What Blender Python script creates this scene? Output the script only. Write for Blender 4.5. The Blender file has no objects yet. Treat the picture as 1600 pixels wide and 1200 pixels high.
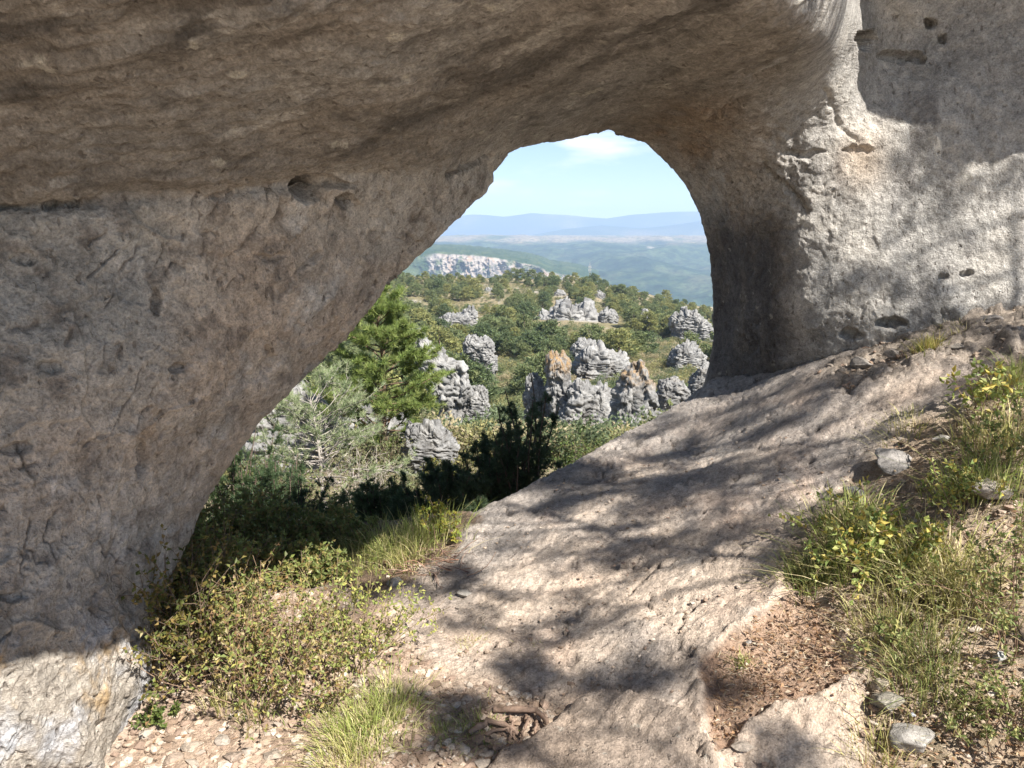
import bpy, math, random
import numpy as np
from mathutils import Vector
from concurrent.futures import ThreadPoolExecutor
_pool = ThreadPoolExecutor(4)

R = math.radians
rng = np.random.default_rng(7)
random.seed(7)
scene = bpy.context.scene
col = scene.collection

# ------------------------------------------------------------------ camera
PITCH = R(11.6)
CAM = np.array([0.0, 0.0, 2.0])
FPX = 1164.0
cam_d = bpy.data.cameras.new("camera")
cam_d.sensor_width = 36.0
cam_d.lens = FPX / 1600.0 * 36.0
cam_d.clip_start = 0.05
cam_d.clip_end = 90000.0
cam = bpy.data.objects.new("camera", cam_d)
cam.location = CAM
cam.rotation_euler = (R(90) - PITCH, 0, 0)
col.objects.link(cam)
scene.camera = cam

# ------------------------------------------------------------------ sky, sun, exposure
SUN_AZ = R(138.0)      # clockwise from +Y: behind the camera, to its right
SUN_EL = R(47.0)
world = bpy.data.worlds.new("World")
scene.world = world
world.use_nodes = True
wn, wl = world.node_tree.nodes, world.node_tree.links
wn.clear()
w_out = wn.new("ShaderNodeOutputWorld")
w_bg = wn.new("ShaderNodeBackground")
w_sky = wn.new("ShaderNodeTexSky")
w_sky.sky_type = 'NISHITA'
w_sky.sun_disc = False
w_sky.sun_elevation = SUN_EL
w_sky.sun_rotation = SUN_AZ
w_sky.altitude = 1600
w_sky.air_density = 1.0
w_sky.dust_density = 0.0
w_sky.ozone_density = 1.5
w_bg.inputs["Strength"].default_value = 0.058
# thin drifting clouds, the same kind all round the sky
w_tc = wn.new("ShaderNodeTexCoord")
w_sep = wn.new("ShaderNodeSeparateXYZ")
wl.new(w_tc.outputs["Generated"], w_sep.inputs[0])
w_map = wn.new("ShaderNodeMapping")
w_map.inputs["Scale"].default_value = (3.0, 3.0, 17.0)
w_map.inputs["Location"].default_value = (2.7, 1.1, 1.2)
wl.new(w_tc.outputs["Generated"], w_map.inputs["Vector"])
w_noise = wn.new("ShaderNodeTexNoise")
w_noise.inputs["Scale"].default_value = 1.6
w_noise.inputs["Detail"].default_value = 9.0
w_noise.inputs["Roughness"].default_value = 0.55
wl.new(w_map.outputs[0], w_noise.inputs["Vector"])
w_ramp = wn.new("ShaderNodeValToRGB")
w_ramp.color_ramp.elements[0].position = 0.545
w_ramp.color_ramp.elements[0].color = (0, 0, 0, 1)
w_ramp.color_ramp.elements[1].position = 0.68
w_ramp.color_ramp.elements[1].color = (0.85, 0.85, 0.85, 1)
wl.new(w_noise.outputs["Fac"], w_ramp.inputs[0])
w_mix = wn.new("ShaderNodeMix")
w_mix.data_type = 'RGBA'
wl.new(w_ramp.outputs[0], w_mix.inputs["Factor"])
wl.new(w_sky.outputs[0], w_mix.inputs["A"])
w_mix.inputs["B"].default_value = (9.0, 9.1, 9.3, 1)
wl.new(w_mix.outputs["Result"], w_bg.inputs["Color"])
wl.new(w_bg.outputs[0], w_out.inputs["Surface"])

sun_d = bpy.data.lights.new("sun", 'SUN')
sun_d.energy = 5.0
sun_d.angle = R(0.5)
sun_d.color = (1.0, 0.955, 0.89)
sun = bpy.data.objects.new("sun", sun_d)
TO_SUN = np.array([math.sin(SUN_AZ) * math.cos(SUN_EL), math.cos(SUN_AZ) * math.cos(SUN_EL), math.sin(SUN_EL)])
sun.rotation_euler = Vector(TO_SUN).to_track_quat('Z', 'Y').to_euler()
sun.location = (6, -8, 12)
col.objects.link(sun)

scene.render.engine = 'CYCLES'
scene.view_settings.view_transform = 'Standard'
scene.view_settings.look = 'None'
scene.view_settings.gamma = 1.0
scene.view_settings.exposure = 1.38
scene.cycles.max_bounces = 8
scene.cycles.diffuse_bounces = 5
scene.cycles.volume_bounces = 1
scene.cycles.transparent_max_bounces = 6
scene.cycles.use_denoising = True

# ------------------------------------------------------------------ helpers: space
def ray(px, py):
    u = (np.asarray(px, float) - 800.0) / FPX
    v = (600.0 - np.asarray(py, float)) / FPX
    cp, sp = math.cos(PITCH), math.sin(PITCH)
    return u, cp + v * sp, -sp + v * cp

def at(px, py, Y):
    """world point seen along that direction at forward distance Y"""
    dx, dy, dz = ray(px, py)
    k = np.asarray(Y, float) / dy
    return np.stack(np.broadcast_arrays(CAM[0] + dx * k, CAM[1] + dy * k, CAM[2] + dz * k), -1)

def project(P):
    d = np.asarray(P, float) - CAM
    cp, sp = math.cos(PITCH), math.sin(PITCH)
    w = d[..., 1] * cp - d[..., 2] * sp
    w = np.where(w < 0.05, 0.05, w)
    return 800 + FPX * d[..., 0] / w, 600 - FPX * (d[..., 1] * sp + d[..., 2] * cp) / w

def sstep(a, b, x):
    t = np.clip((np.asarray(x, float) - a) / (b - a), 0, 1)
    return t * t * (3 - 2 * t)

def mix(a, b, t):
    t = np.asarray(t)[..., None]
    return np.asarray(a) * (1 - t) + np.asarray(b) * t

# ------------------------------------------------------------------ helpers: noise
_perm = np.random.default_rng(3).permutation(256)
_perm = np.concatenate([_perm, _perm, _perm]).astype(np.int32)
_g = np.random.default_rng(4).normal(size=(256, 3))
_g = (_g / np.linalg.norm(_g, axis=1, keepdims=True)).astype(np.float32)

def _chunked(fn, p, *a):
    p = np.ascontiguousarray(p, np.float32)
    if len(p) < 40000:
        return fn(p, *a)
    parts = [p[i:i + 30000] for i in range(0, len(p), 30000)]
    res = list(_pool.map(lambda q: fn(q, *a), parts))
    return tuple(np.concatenate(z) for z in zip(*res)) if isinstance(res[0], tuple) else np.concatenate(res)

def perlin(p):
    return _chunked(_perlin, p)

def _perlin(p):
    p = np.asarray(p, np.float32)
    fl = np.floor(p)
    i = fl.astype(np.int32)
    f = p - fl
    u = f * f * f * (f * (f * 6 - 15) + 10)
    i &= 255
    out = 0
    for dx in (0, 1):
        wx = u[:, 0] if dx else 1 - u[:, 0]
        hx = _perm[i[:, 0] + dx]
        for dy in (0, 1):
            wy = u[:, 1] if dy else 1 - u[:, 1]
            hy = _perm[hx + i[:, 1] + dy]
            for dz in (0, 1):
                wz = u[:, 2] if dz else 1 - u[:, 2]
                g = _g[_perm[hy + i[:, 2] + dz]]
                out = out + wx * wy * wz * (g[:, 0] * (f[:, 0] - dx) + g[:, 1] * (f[:, 1] - dy) + g[:, 2] * (f[:, 2] - dz))
    return out * 1.6

def fbm(p, freq=1.0, octs=4, gain=0.5, seed=0.0, ridged=False):
    return _chunked(_fbm, np.asarray(p, np.float32) * np.float32(freq) + np.float32(seed * 17.31), octs, gain, ridged)

def _fbm(p, octs, gain, ridged):
    a, tot, s = 1.0, 0.0, 0.0
    for k in range(octs):
        n = _perlin(p)
        s = s + a * ((1 - 2 * np.abs(n)) if ridged else n)
        tot += a
        a *= gain
        p = p * 2.03 + 11.7
    return s / tot

def worley(p, freq=1.0, seed=0):
    """distance to nearest and second nearest cell point, and the cell's own random number"""
    return _chunked(_worley, np.asarray(p, np.float32) * np.float32(freq), seed)

def _worley(p, seed):
    i = np.floor(p).astype(np.int32)
    f1 = np.full(len(p), 9.0, np.float32)
    f2 = f1.copy()
    cid = np.zeros(len(p), np.float32)
    r = np.random.default_rng(100 + seed)
    jit = r.random((256, 3)).astype(np.float32)
    val = r.random(256).astype(np.float32)
    for dx in (-1, 0, 1):
        for dy in (-1, 0, 1):
            for dz in (-1, 0, 1):
                c = i + np.array((dx, dy, dz), np.int32)
                cc = c & 255
                h = _perm[_perm[_perm[cc[:, 0]] + cc[:, 1]] + cc[:, 2]]
                q = c + jit[h] - p
                d = np.sqrt(np.einsum('ij,ij->i', q, q)).astype(np.float32)
                near = d < f1
                f2 = np.where(near, f1, np.minimum(f2, d))
                cid = np.where(near, val[h], cid)
                f1 = np.where(near, d, f1)
    return f1, f2, cid

class TPS:
    def __init__(self, xy, v, reg=1e-4):
        xy = np.asarray(xy, float)
        v = np.asarray(v, float)
        n = len(xy)
        K = self.k(xy, xy) + reg * np.eye(n)
        P = np.hstack([np.ones((n, 1)), xy])
        A = np.block([[K, P], [P.T, np.zeros((3, 3))]])
        s = np.linalg.solve(A, np.concatenate([v, np.zeros(3)]))
        self.xy, self.w, self.a = xy, s[:n], s[n:]
    @staticmethod
    def k(a, b):
        d2 = ((a[:, None, :] - b[None, :, :]) ** 2).sum(-1)
        return 0.5 * d2 * np.log(d2 + 1e-12)
    def __call__(self, xy):
        xy = np.asarray(xy, float)
        out = np.empty(len(xy))
        for s in range(0, len(xy), 40000):
            q = xy[s:s + 40000]
            out[s:s + 40000] = self.k(q, self.xy) @ self.w + self.a[0] + q @ self.a[1:]
        return out

def seg_dist(px, py, poly):
    """distance to a polyline and the sign of which side (positive: above/left of its direction)"""
    best = np.full(px.shape, 1e9)
    sgn = np.zeros(px.shape)
    for (ax, ay), (bx, by) in zip(poly[:-1], poly[1:]):
        vx, vy = bx - ax, by - ay
        t = np.clip(((px - ax) * vx + (py - ay) * vy) / (vx * vx + vy * vy), 0, 1)
        d = np.hypot(px - ax - t * vx, py - ay - t * vy)
        s = np.sign((px - ax) * vy - (py - ay) * vx)
        m = d < best
        best = np.where(m, d, best)
        sgn = np.where(m, s, sgn)
    return best, sgn

def in_poly(px, py, poly):
    inside = np.zeros(px.shape, bool)
    n = len(poly)
    for k in range(n):
        x0, y0 = poly[k]
        x1, y1 = poly[(k + 1) % n]
        c = (y0 > py) != (y1 > py)
        xi = (x1 - x0) * (py - y0) / ((y1 - y0) if y1 != y0 else 1e-9) + x0
        inside ^= c & (px < xi)
    return inside

def poly_mask(px, py, poly, soft):
    """1 inside, 0 outside, soft border of that many pixels"""
    ins = in_poly(px, py, poly)
    d, _ = seg_dist(px, py, list(poly) + [poly[0]])
    return np.clip(0.5 + np.where(ins, d, -d) / soft, 0, 1)

# ------------------------------------------------------------------ helpers: meshes
def make_mesh(name, V, F, mat, color=None, smooth=True):
    """V (n,3), F (m,k) one face size; color (n,3) linear, the surface's own colour"""
    V = np.ascontiguousarray(V, np.float32)
    F = np.ascontiguousarray(F, np.int32)
    me = bpy.data.meshes.new(name)
    me.vertices.add(len(V))
    me.vertices.foreach_set("co", V.ravel())
    m, k = F.shape
    me.loops.add(m * k)
    me.loops.foreach_set("vertex_index", F.ravel())
    me.polygons.add(m)
    me.polygons.foreach_set("loop_start", np.arange(0, m * k, k, dtype=np.int32))
    me.polygons.foreach_set("loop_total", np.full(m, k, np.int32))
    me.polygons.foreach_set("use_smooth", np.full(m, smooth, bool))
    me.update(calc_edges=True)
    if color is not None:
        a = me.color_attributes.new("tint", 'FLOAT_COLOR', 'POINT')
        c = np.ones((len(V), 4), np.float32)
        c[:, :3] = np.clip(color, 0.0, 1.0)
        a.data.foreach_set("color", c.ravel())
    me.materials.append(mat)
    return me

def obj(name, me, parent=None, label=None, cat=None, group=None, kind=None, loc=None):
    o = bpy.data.objects.new(name, me)
    col.objects.link(o)
    if parent is not None:
        o.parent = parent
    if loc is not None:
        o.location = loc
    return tag(o, label, cat, group, kind)

def tag(o, label=None, cat=None, group=None, kind=None):
    for k, v in (("label", label), ("category", cat), ("group", group), ("kind", kind)):
        if v:
            o[k] = v
    return o

def grid_faces(nr, nc, wrap=False):
    r = np.arange(nr - 1)[:, None]
    c = np.arange(nc if wrap else nc - 1)[None, :]
    a = r * nc + c
    b = r * nc + (c + 1) % nc
    return np.stack([a, b, b + nc, a + nc], -1).reshape(-1, 4)

def grid_normals(P):
    du = np.gradient(P, axis=1)
    dv = np.gradient(P, axis=0)
    n = np.cross(du, dv)
    return n / (np.linalg.norm(n, axis=-1, keepdims=True) + 1e-9)

# ------------------------------------------------------------------ materials
def new_mat(name):
    m = bpy.data.materials.new(name)
    m.use_nodes = True
    nt = m.node_tree
    return m, nt, nt.nodes["Principled BSDF"], nt.nodes["Material Output"]

def node(nt, kind, **inp):
    n = nt.nodes.new(kind)
    for k, v in inp.items():
        n.inputs[k.replace("_", " ")].default_value = v
    return n

def rock_material(name, scale=1.0, bump=0.5, speck=0.35, rough=0.92, lichen=0.0, flake=0.0):
    """the mesh's own stone colour with grain, specks, pale lichen spots and fine relief"""
    m, nt, bs, out = new_mat(name)
    L = nt.links
    at_ = nt.nodes.new("ShaderNodeAttribute")
    at_.attribute_name = "tint"
    tc = nt.nodes.new("ShaderNodeTexCoord")
    n1 = node(nt, "ShaderNodeTexNoise", Scale=22 * scale, Detail=6.0, Roughness=0.74)
    n2 = node(nt, "ShaderNodeTexNoise", Scale=90 * scale, Detail=3.0, Roughness=0.7)
    n3 = node(nt, "ShaderNodeTexNoise", Scale=5 * scale, Detail=4.0, Roughness=0.6)
    for n in (n1, n2, n3):
        L.new(tc.outputs["Object"], n.inputs["Vector"])
    # value variation
    mr1 = node(nt, "ShaderNodeMapRange", From_Min=0.28, From_Max=0.72, To_Min=1 - speck, To_Max=1 + speck)
    L.new(n1.outputs["Fac"], mr1.inputs["Value"])
    mr2 = node(nt, "ShaderNodeMapRange", From_Min=0.3, From_Max=0.7, To_Min=1 - speck * 0.80, To_Max=1 + speck * 0.70)
    L.new(n2.outputs["Fac"], mr2.inputs["Value"])
    mul = nt.nodes.new("ShaderNodeMath"); mul.operation = 'MULTIPLY'
    L.new(mr1.outputs[0], mul.inputs[0]); L.new(mr2.outputs[0], mul.inputs[1])
    mr3 = node(nt, "ShaderNodeMapRange", From_Min=0.3, From_Max=0.7, To_Min=0.82, To_Max=1.18)
    L.new(n3.outputs["Fac"], mr3.inputs["Value"])
    mul2 = nt.nodes.new("ShaderNodeMath"); mul2.operation = 'MULTIPLY'
    L.new(mul.outputs[0], mul2.inputs[0]); L.new(mr3.outputs[0], mul2.inputs[1])
    vm = nt.nodes.new("ShaderNodeVectorMath"); vm.operation = 'SCALE'
    L.new(at_.outputs["Color"], vm.inputs[0]); L.new(mul2.outputs[0], vm.inputs["Scale"])
    colr = vm.outputs[0]
    pn = node(nt, "ShaderNodeTexNoise", Scale=30 * scale, Detail=2.0, Roughness=0.5)
    pm = nt.nodes.new("ShaderNodeMapping"); pm.inputs["Scale"].default_value = (1.0, 1.0, 0.6); pm.inputs["Location"].default_value = (9.1, 2.7, 5.3)
    L.new(tc.outputs["Object"], pm.inputs[0]); L.new(pm.outputs[0], pn.inputs["Vector"])
    pr_ = node(nt, "ShaderNodeMapRange", From_Min=0.64, From_Max=0.72, To_Min=0.0, To_Max=1.0)
    L.new(pn.outputs["Fac"], pr_.inputs["Value"])
    px_ = nt.nodes.new("ShaderNodeMix"); px_.data_type = 'RGBA'
    pf_ = nt.nodes.new("ShaderNodeMath"); pf_.operation = 'MULTIPLY'; pf_.inputs[1].default_value = 0.55
    L.new(pr_.outputs[0], pf_.inputs[0]); L.new(pf_.outputs[0], px_.inputs["Factor"])
    L.new(colr, px_.inputs["A"]); px_.inputs["B"].default_value = (0.10, 0.08, 0.065, 1)
    colr = px_.outputs["Result"]
    if lichen > 0:
        ln = node(nt, "ShaderNodeTexNoise", Scale=13 * scale, Detail=5.0, Roughness=0.62)
        lm = nt.nodes.new("ShaderNodeMapping"); lm.inputs["Location"].default_value = (3.1, 7.7, 1.3)
        L.new(tc.outputs["Object"], lm.inputs[0]); L.new(lm.outputs[0], ln.inputs["Vector"])
        lr = nt.nodes.new("ShaderNodeValToRGB")
        lr.color_ramp.elements[0].position = 0.635; lr.color_ramp.elements[0].color = (0, 0, 0, 1)
        lr.color_ramp.elements[1].position = 0.69; lr.color_ramp.elements[1].color = (lichen,) * 3 + (1,)
        L.new(ln.outputs["Fac"], lr.inputs[0])
        mx = nt.nodes.new("ShaderNodeMix"); mx.data_type = 'RGBA'
        L.new(lr.outputs[0], mx.inputs["Factor"]); L.new(colr, mx.inputs["A"])
        mx.inputs["B"].default_value = (0.50, 0.47, 0.40, 1)
        colr = mx.outputs["Result"]
    L.new(colr, bs.inputs["Base Color"])
    bs.inputs["Roughness"].default_value = rough
    bs.inputs["Specular IOR Level"].default_value = 0.25
    # fine relief
    vo = node(nt, "ShaderNodeTexVoronoi", Scale=34 * scale)
    vo.feature = 'F1'
    L.new(tc.outputs["Object"], vo.inputs["Vector"])
    h1 = nt.nodes.new("ShaderNodeMath"); h1.operation = 'MULTIPLY_ADD'
    L.new(n2.outputs["Fac"], h1.inputs[0]); h1.inputs[1].default_value = 0.30
    L.new(n1.outputs["Fac"], h1.inputs[2])
    h2 = nt.nodes.new("ShaderNodeMath"); h2.operation = 'MULTIPLY_ADD'
    L.new(vo.outputs["Distance"], h2.inputs[0]); h2.inputs[1].default_value = 0.5 * flake
    L.new(h1.outputs[0], h2.inputs[2])
    h3 = nt.nodes.new("ShaderNodeMath"); h3.operation = 'MULTIPLY_ADD'
    L.new(pr_.outputs[0], h3.inputs[0]); h3.inputs[1].default_value = -0.30
    L.new(h2.outputs[0], h3.inputs[2])
    h2 = h3
    b1 = node(nt, "ShaderNodeBump", Strength=bump, Distance=0.046 / scale)
    L.new(h2.outputs[0], b1.inputs["Height"])
    L.new(b1.outputs[0], bs.inputs["Normal"])
    return m

def tint_material(name, rough=0.85, spec=0.2, trans=0.0, grain=0.0, gscale=30.0):
    m, nt, bs, out = new_mat(name)
    L = nt.links
    a = nt.nodes.new("ShaderNodeAttribute"); a.attribute_name = "tint"
    colr = a.outputs["Color"]
    if grain > 0:
        tc = nt.nodes.new("ShaderNodeTexCoord")
        n = node(nt, "ShaderNodeTexNoise", Scale=gscale, Detail=5.0, Roughness=0.65)
        L.new(tc.outputs["Object"], n.inputs["Vector"])
        mr = node(nt, "ShaderNodeMapRange", From_Min=0.3, From_Max=0.7, To_Min=1 - grain, To_Max=1 + grain)
        L.new(n.outputs["Fac"], mr.inputs["Value"])
        vm = nt.nodes.new("ShaderNodeVectorMath"); vm.operation = 'SCALE'
        L.new(colr, vm.inputs[0]); L.new(mr.outputs[0], vm.inputs["Scale"])
        colr = vm.outputs[0]
        b = node(nt, "ShaderNodeBump", Strength=0.5, Distance=0.3 / gscale)
        L.new(n.outputs["Fac"], b.inputs["Height"]); L.new(b.outputs[0], bs.inputs["Normal"])
    L.new(colr, bs.inputs["Base Color"])
    bs.inputs["Roughness"].default_value = rough
    bs.inputs["Specular IOR Level"].default_value = spec
    if trans > 0:
        t = nt.nodes.new("ShaderNodeBsdfTranslucent")
        L.new(colr, t.inputs["Color"])
        ms = nt.nodes.new("ShaderNodeMixShader"); ms.inputs[0].default_value = trans
        L.new(bs.outputs[0], ms.inputs[1]); L.new(t.outputs[0], ms.inputs[2])
        L.new(ms.outputs[0], out.inputs["Surface"])
    return m

M_ARCH = rock_material("weathered_limestone", 1.0, 0.85, 0.42, lichen=0.5, flake=0.25)
M_GROUND = rock_material("slab_and_soil", 1.25, 0.80, 0.45, flake=0.0, lichen=0.35)
M_ROCK = rock_material("pale_limestone", 0.16, 0.55, 0.28, flake=0.1)
M_STONE = rock_material("loose_stone", 2.0, 0.5, 0.25)
M_LEAF = tint_material("leaf", 0.55, 0.35, 0.35)
M_NEEDLE = tint_material("needle", 0.6, 0.3, 0.36)
M_GRASS = tint_material("grass_blade", 0.6, 0.3, 0.35)
M_BARK = tint_material("bark", 0.9, 0.1, 0.0, 0.45, 40.0)
M_HILL = tint_material("hill_soil", 0.95, 0.05, 0.0, 0.35, 0.9)
M_FAR = tint_material("far_land", 1.0, 0.0, 0.0, 0.75, 0.045)
M_CLIFF = tint_material("cliff_stone", 1.0, 0.0, 0.0, 0.25, 0.03)
M_MAST = tint_material("mast_metal", 0.5, 0.4)

# ------------------------------------------------------------------ the ground
def near_control():
    px_pts = [  # (px, py, Y)
        (200, 1180, 2.6), (500, 1190, 2.52), (800, 1200, 2.48), (1000, 1195, 2.42), (1110, 1190, 2.38), (1300, 1190, 2.36),
        (1450, 1190, 2.34), (1600, 1190, 2.3), (330, 1050, 3.05), (600, 1050, 3.02), (850, 1050, 2.98), (1100, 1020, 2.88),
        (1300, 1030, 2.72), (1500, 1020, 2.62), (1600, 1000, 2.62), (300, 930, 3.9), (450, 910, 4.05), (560, 905, 4.05), (720, 900, 3.95),
        (900, 900, 3.78), (1060, 900, 3.56), (1230, 880, 3.36), (1400, 880, 3.12), (1600, 830, 3.02),
        (740, 805, 4.85), (900, 722, 5.45), (1000, 666, 5.85), (1100, 606, 6.2),
        (900, 800, 4.55), (1050, 760, 4.55), (1200, 700, 4.55), (1320, 740, 3.95), (1400, 640, 4.25), (1500, 720, 3.6), (1600, 680, 3.55),
        (1100, 680, 5.35), (1250, 610, 5.1), (1300, 562, 5.3), (1380, 540, 5.12), (1480, 512, 5.02), (1600, 480, 4.95), (1500, 580, 4.3), (1600, 570, 4.1),
        (620, 830, 4.75), (520, 860, 4.6), (400, 860, 4.7)]
    pts = [at(*p) for p in px_pts]
    for p in [(-3, 1, 0), (-3, -2, 0), (0, 0.8, .02), (0, -2, 0.1), (3, 1, .55), (3, -2, .7), (6, 4, 2.2), (6, 0, 1.3), (6, -5, 1.4), (-6, -5, -.3), (-6, 3, 0),
              (-3.5, 5, -.1), (6, 7, 2.6), (3, 7, 1.5)]:
        pts.append(np.array(p, float))
    return np.array(pts)

_nc = near_control()
_near = TPS(_nc[:, :2], _nc[:, 2], 2e-3)
EDGE = np.array([(-9, 5.6), (-3, 5.2), (-1.6, 5.1), (-.75, 5.0), (-.27, 4.92), (.12, 5.2), (.49, 5.48), (1.05, 5.88), (1.63, 6.22), (2.4, 6.8), (4, 7.6), (9, 9)])
PROF = np.array([(0, 1), (6, -.6), (8, -1.4), (10, -2.1), (14, -3.6), (22, -5.3), (45, -10.8), (60, -15), (100, -18.6), (150, -21.5), (250, -23), (340, -20.5), (380, -21.5),
                 (440, -36), (800, -150), (1500, -290), (2600, -330)])

def terrain_far(x, y):
    d = np.hypot(x, y)
    z = np.interp(d, PROF[:, 0], PROF[:, 1])
    s = x / np.maximum(y, 1.0)
    z = z - 14 * sstep(0.06, 0.30, s) * sstep(120, 330, d) + 6.0 * sstep(-0.02, -0.45, s) * sstep(80, 300, d)
    p = np.stack([x, y, np.zeros_like(x)], -1)
    z = z + 2.6 * fbm(p, 0.018, 4, 0.5, 3) * sstep(30, 120, d) + 0.5 * fbm(p, 0.12, 3, 0.5, 5) * sstep(9, 30, d)
    return z

def ground_z(x, y):
    x = np.atleast_1d(np.asarray(x, float)); y = np.atleast_1d(np.asarray(y, float))
    shape = x.shape
    x = x.ravel(); y = y.ravel()
    ye = np.interp(x, EDGE[:, 0], EDGE[:, 1])
    t = y - ye
    xc = np.clip(x, -6, 6); yc = np.clip(np.minimum(y, ye), -5, 9)
    zn = _near(np.stack([xc, yc], -1))
    tp = np.maximum(t, 0)
    zn = zn - 0.35 * (1 - np.exp(-tp / 0.35)) - 0.30 * tp
    w = sstep(0.4, 5.0, t)
    z = zn * (1 - w) + terrain_far(x, np.maximum(y, 0.1)) * w
    return z.reshape(shape)

def gz(x, y):
    return float(ground_z(np.array([x]), np.array([y]))[0])

# polygons of bare soil, litter and outcrop, found on the ground they lie on
SOIL_LITTER = [(1228, 935), (1160, 985), (1105, 1025), (1098, 1110), (1112, 1165), (1150, 1140), (1210, 1085), (1290, 1075), (1345, 1040), (1320, 990), (1300, 955), (1270, 930)]
OUTCROP = [(1120, 1168), (1150, 1142), (1212, 1088), (1290, 1078), (1330, 1040), (1318, 985), (1350, 1015), (1365, 1065), (1330, 1105), (1240, 1140), (1190, 1210), (1120, 1260)]
GREEN_BANK = [(1222, 930), (1225, 870), (1290, 800), (1320, 740), (1420, 668), (1500, 640), (1560, 560), (1700, 500), (2600, 420), (2900, 1400), (1330, 1300), (1355, 1060), (1320, 980), (1280, 930)]
GRAVEL = [(140, 1300), (190, 1140), (280, 1020), (420, 900), (600, 925), (640, 1010), (720, 1060), (830, 1080), (900, 1120), (930, 1300)]
FAR_BANK = [(380, 940), (440, 905), (540, 925), (600, 930), (690, 880), (735, 830), (760, 805), (700, 780), (300, 780), (250, 900)]
LEDGE = [(840, 1150), (910, 1100), (990, 1085), (1060, 1120), (1112, 1175), (1115, 1260), (700, 1300), (770, 1190)]

RUBBLE = [(1270, 585), (1390, 520), (1500, 470), (1660, 430), (1660, 520), (1520, 560), (1400, 575), (1320, 610)]
SLAB = [(560, 930), (740, 830), (1000, 690), (1200, 640), (1300, 740), (1220, 900), (1100, 1020), (1090, 1150), (850, 1100), (640, 1010)]

def ground_masks(V):
    px, py = project(V)
    px = np.where(V[:, 1] > 0.6, px, 9999.0)
    wob = 30 * fbm(V, 4.0, 5, 0.6, 9); wob2 = 30 * fbm(V, 4.0, 5, 0.6, 13)
    qx, qy = px + wob, py + wob2
    g = {k: poly_mask(qx, qy, p, s) for k, p, s in (("litter", SOIL_LITTER, 14), ("outcrop", OUTCROP, 10), ("green", GREEN_BANK, 26), ("gravel", GRAVEL, 40), ("far", FAR_BANK, 14), ("ledge", LEDGE, 8), ("rubble", RUBBLE, 22))}
    beh = V[:, 1] <= 0.6
    for k in g:
        g[k] = np.where(beh, 0.0, g[k])
    return g, px, py

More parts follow.
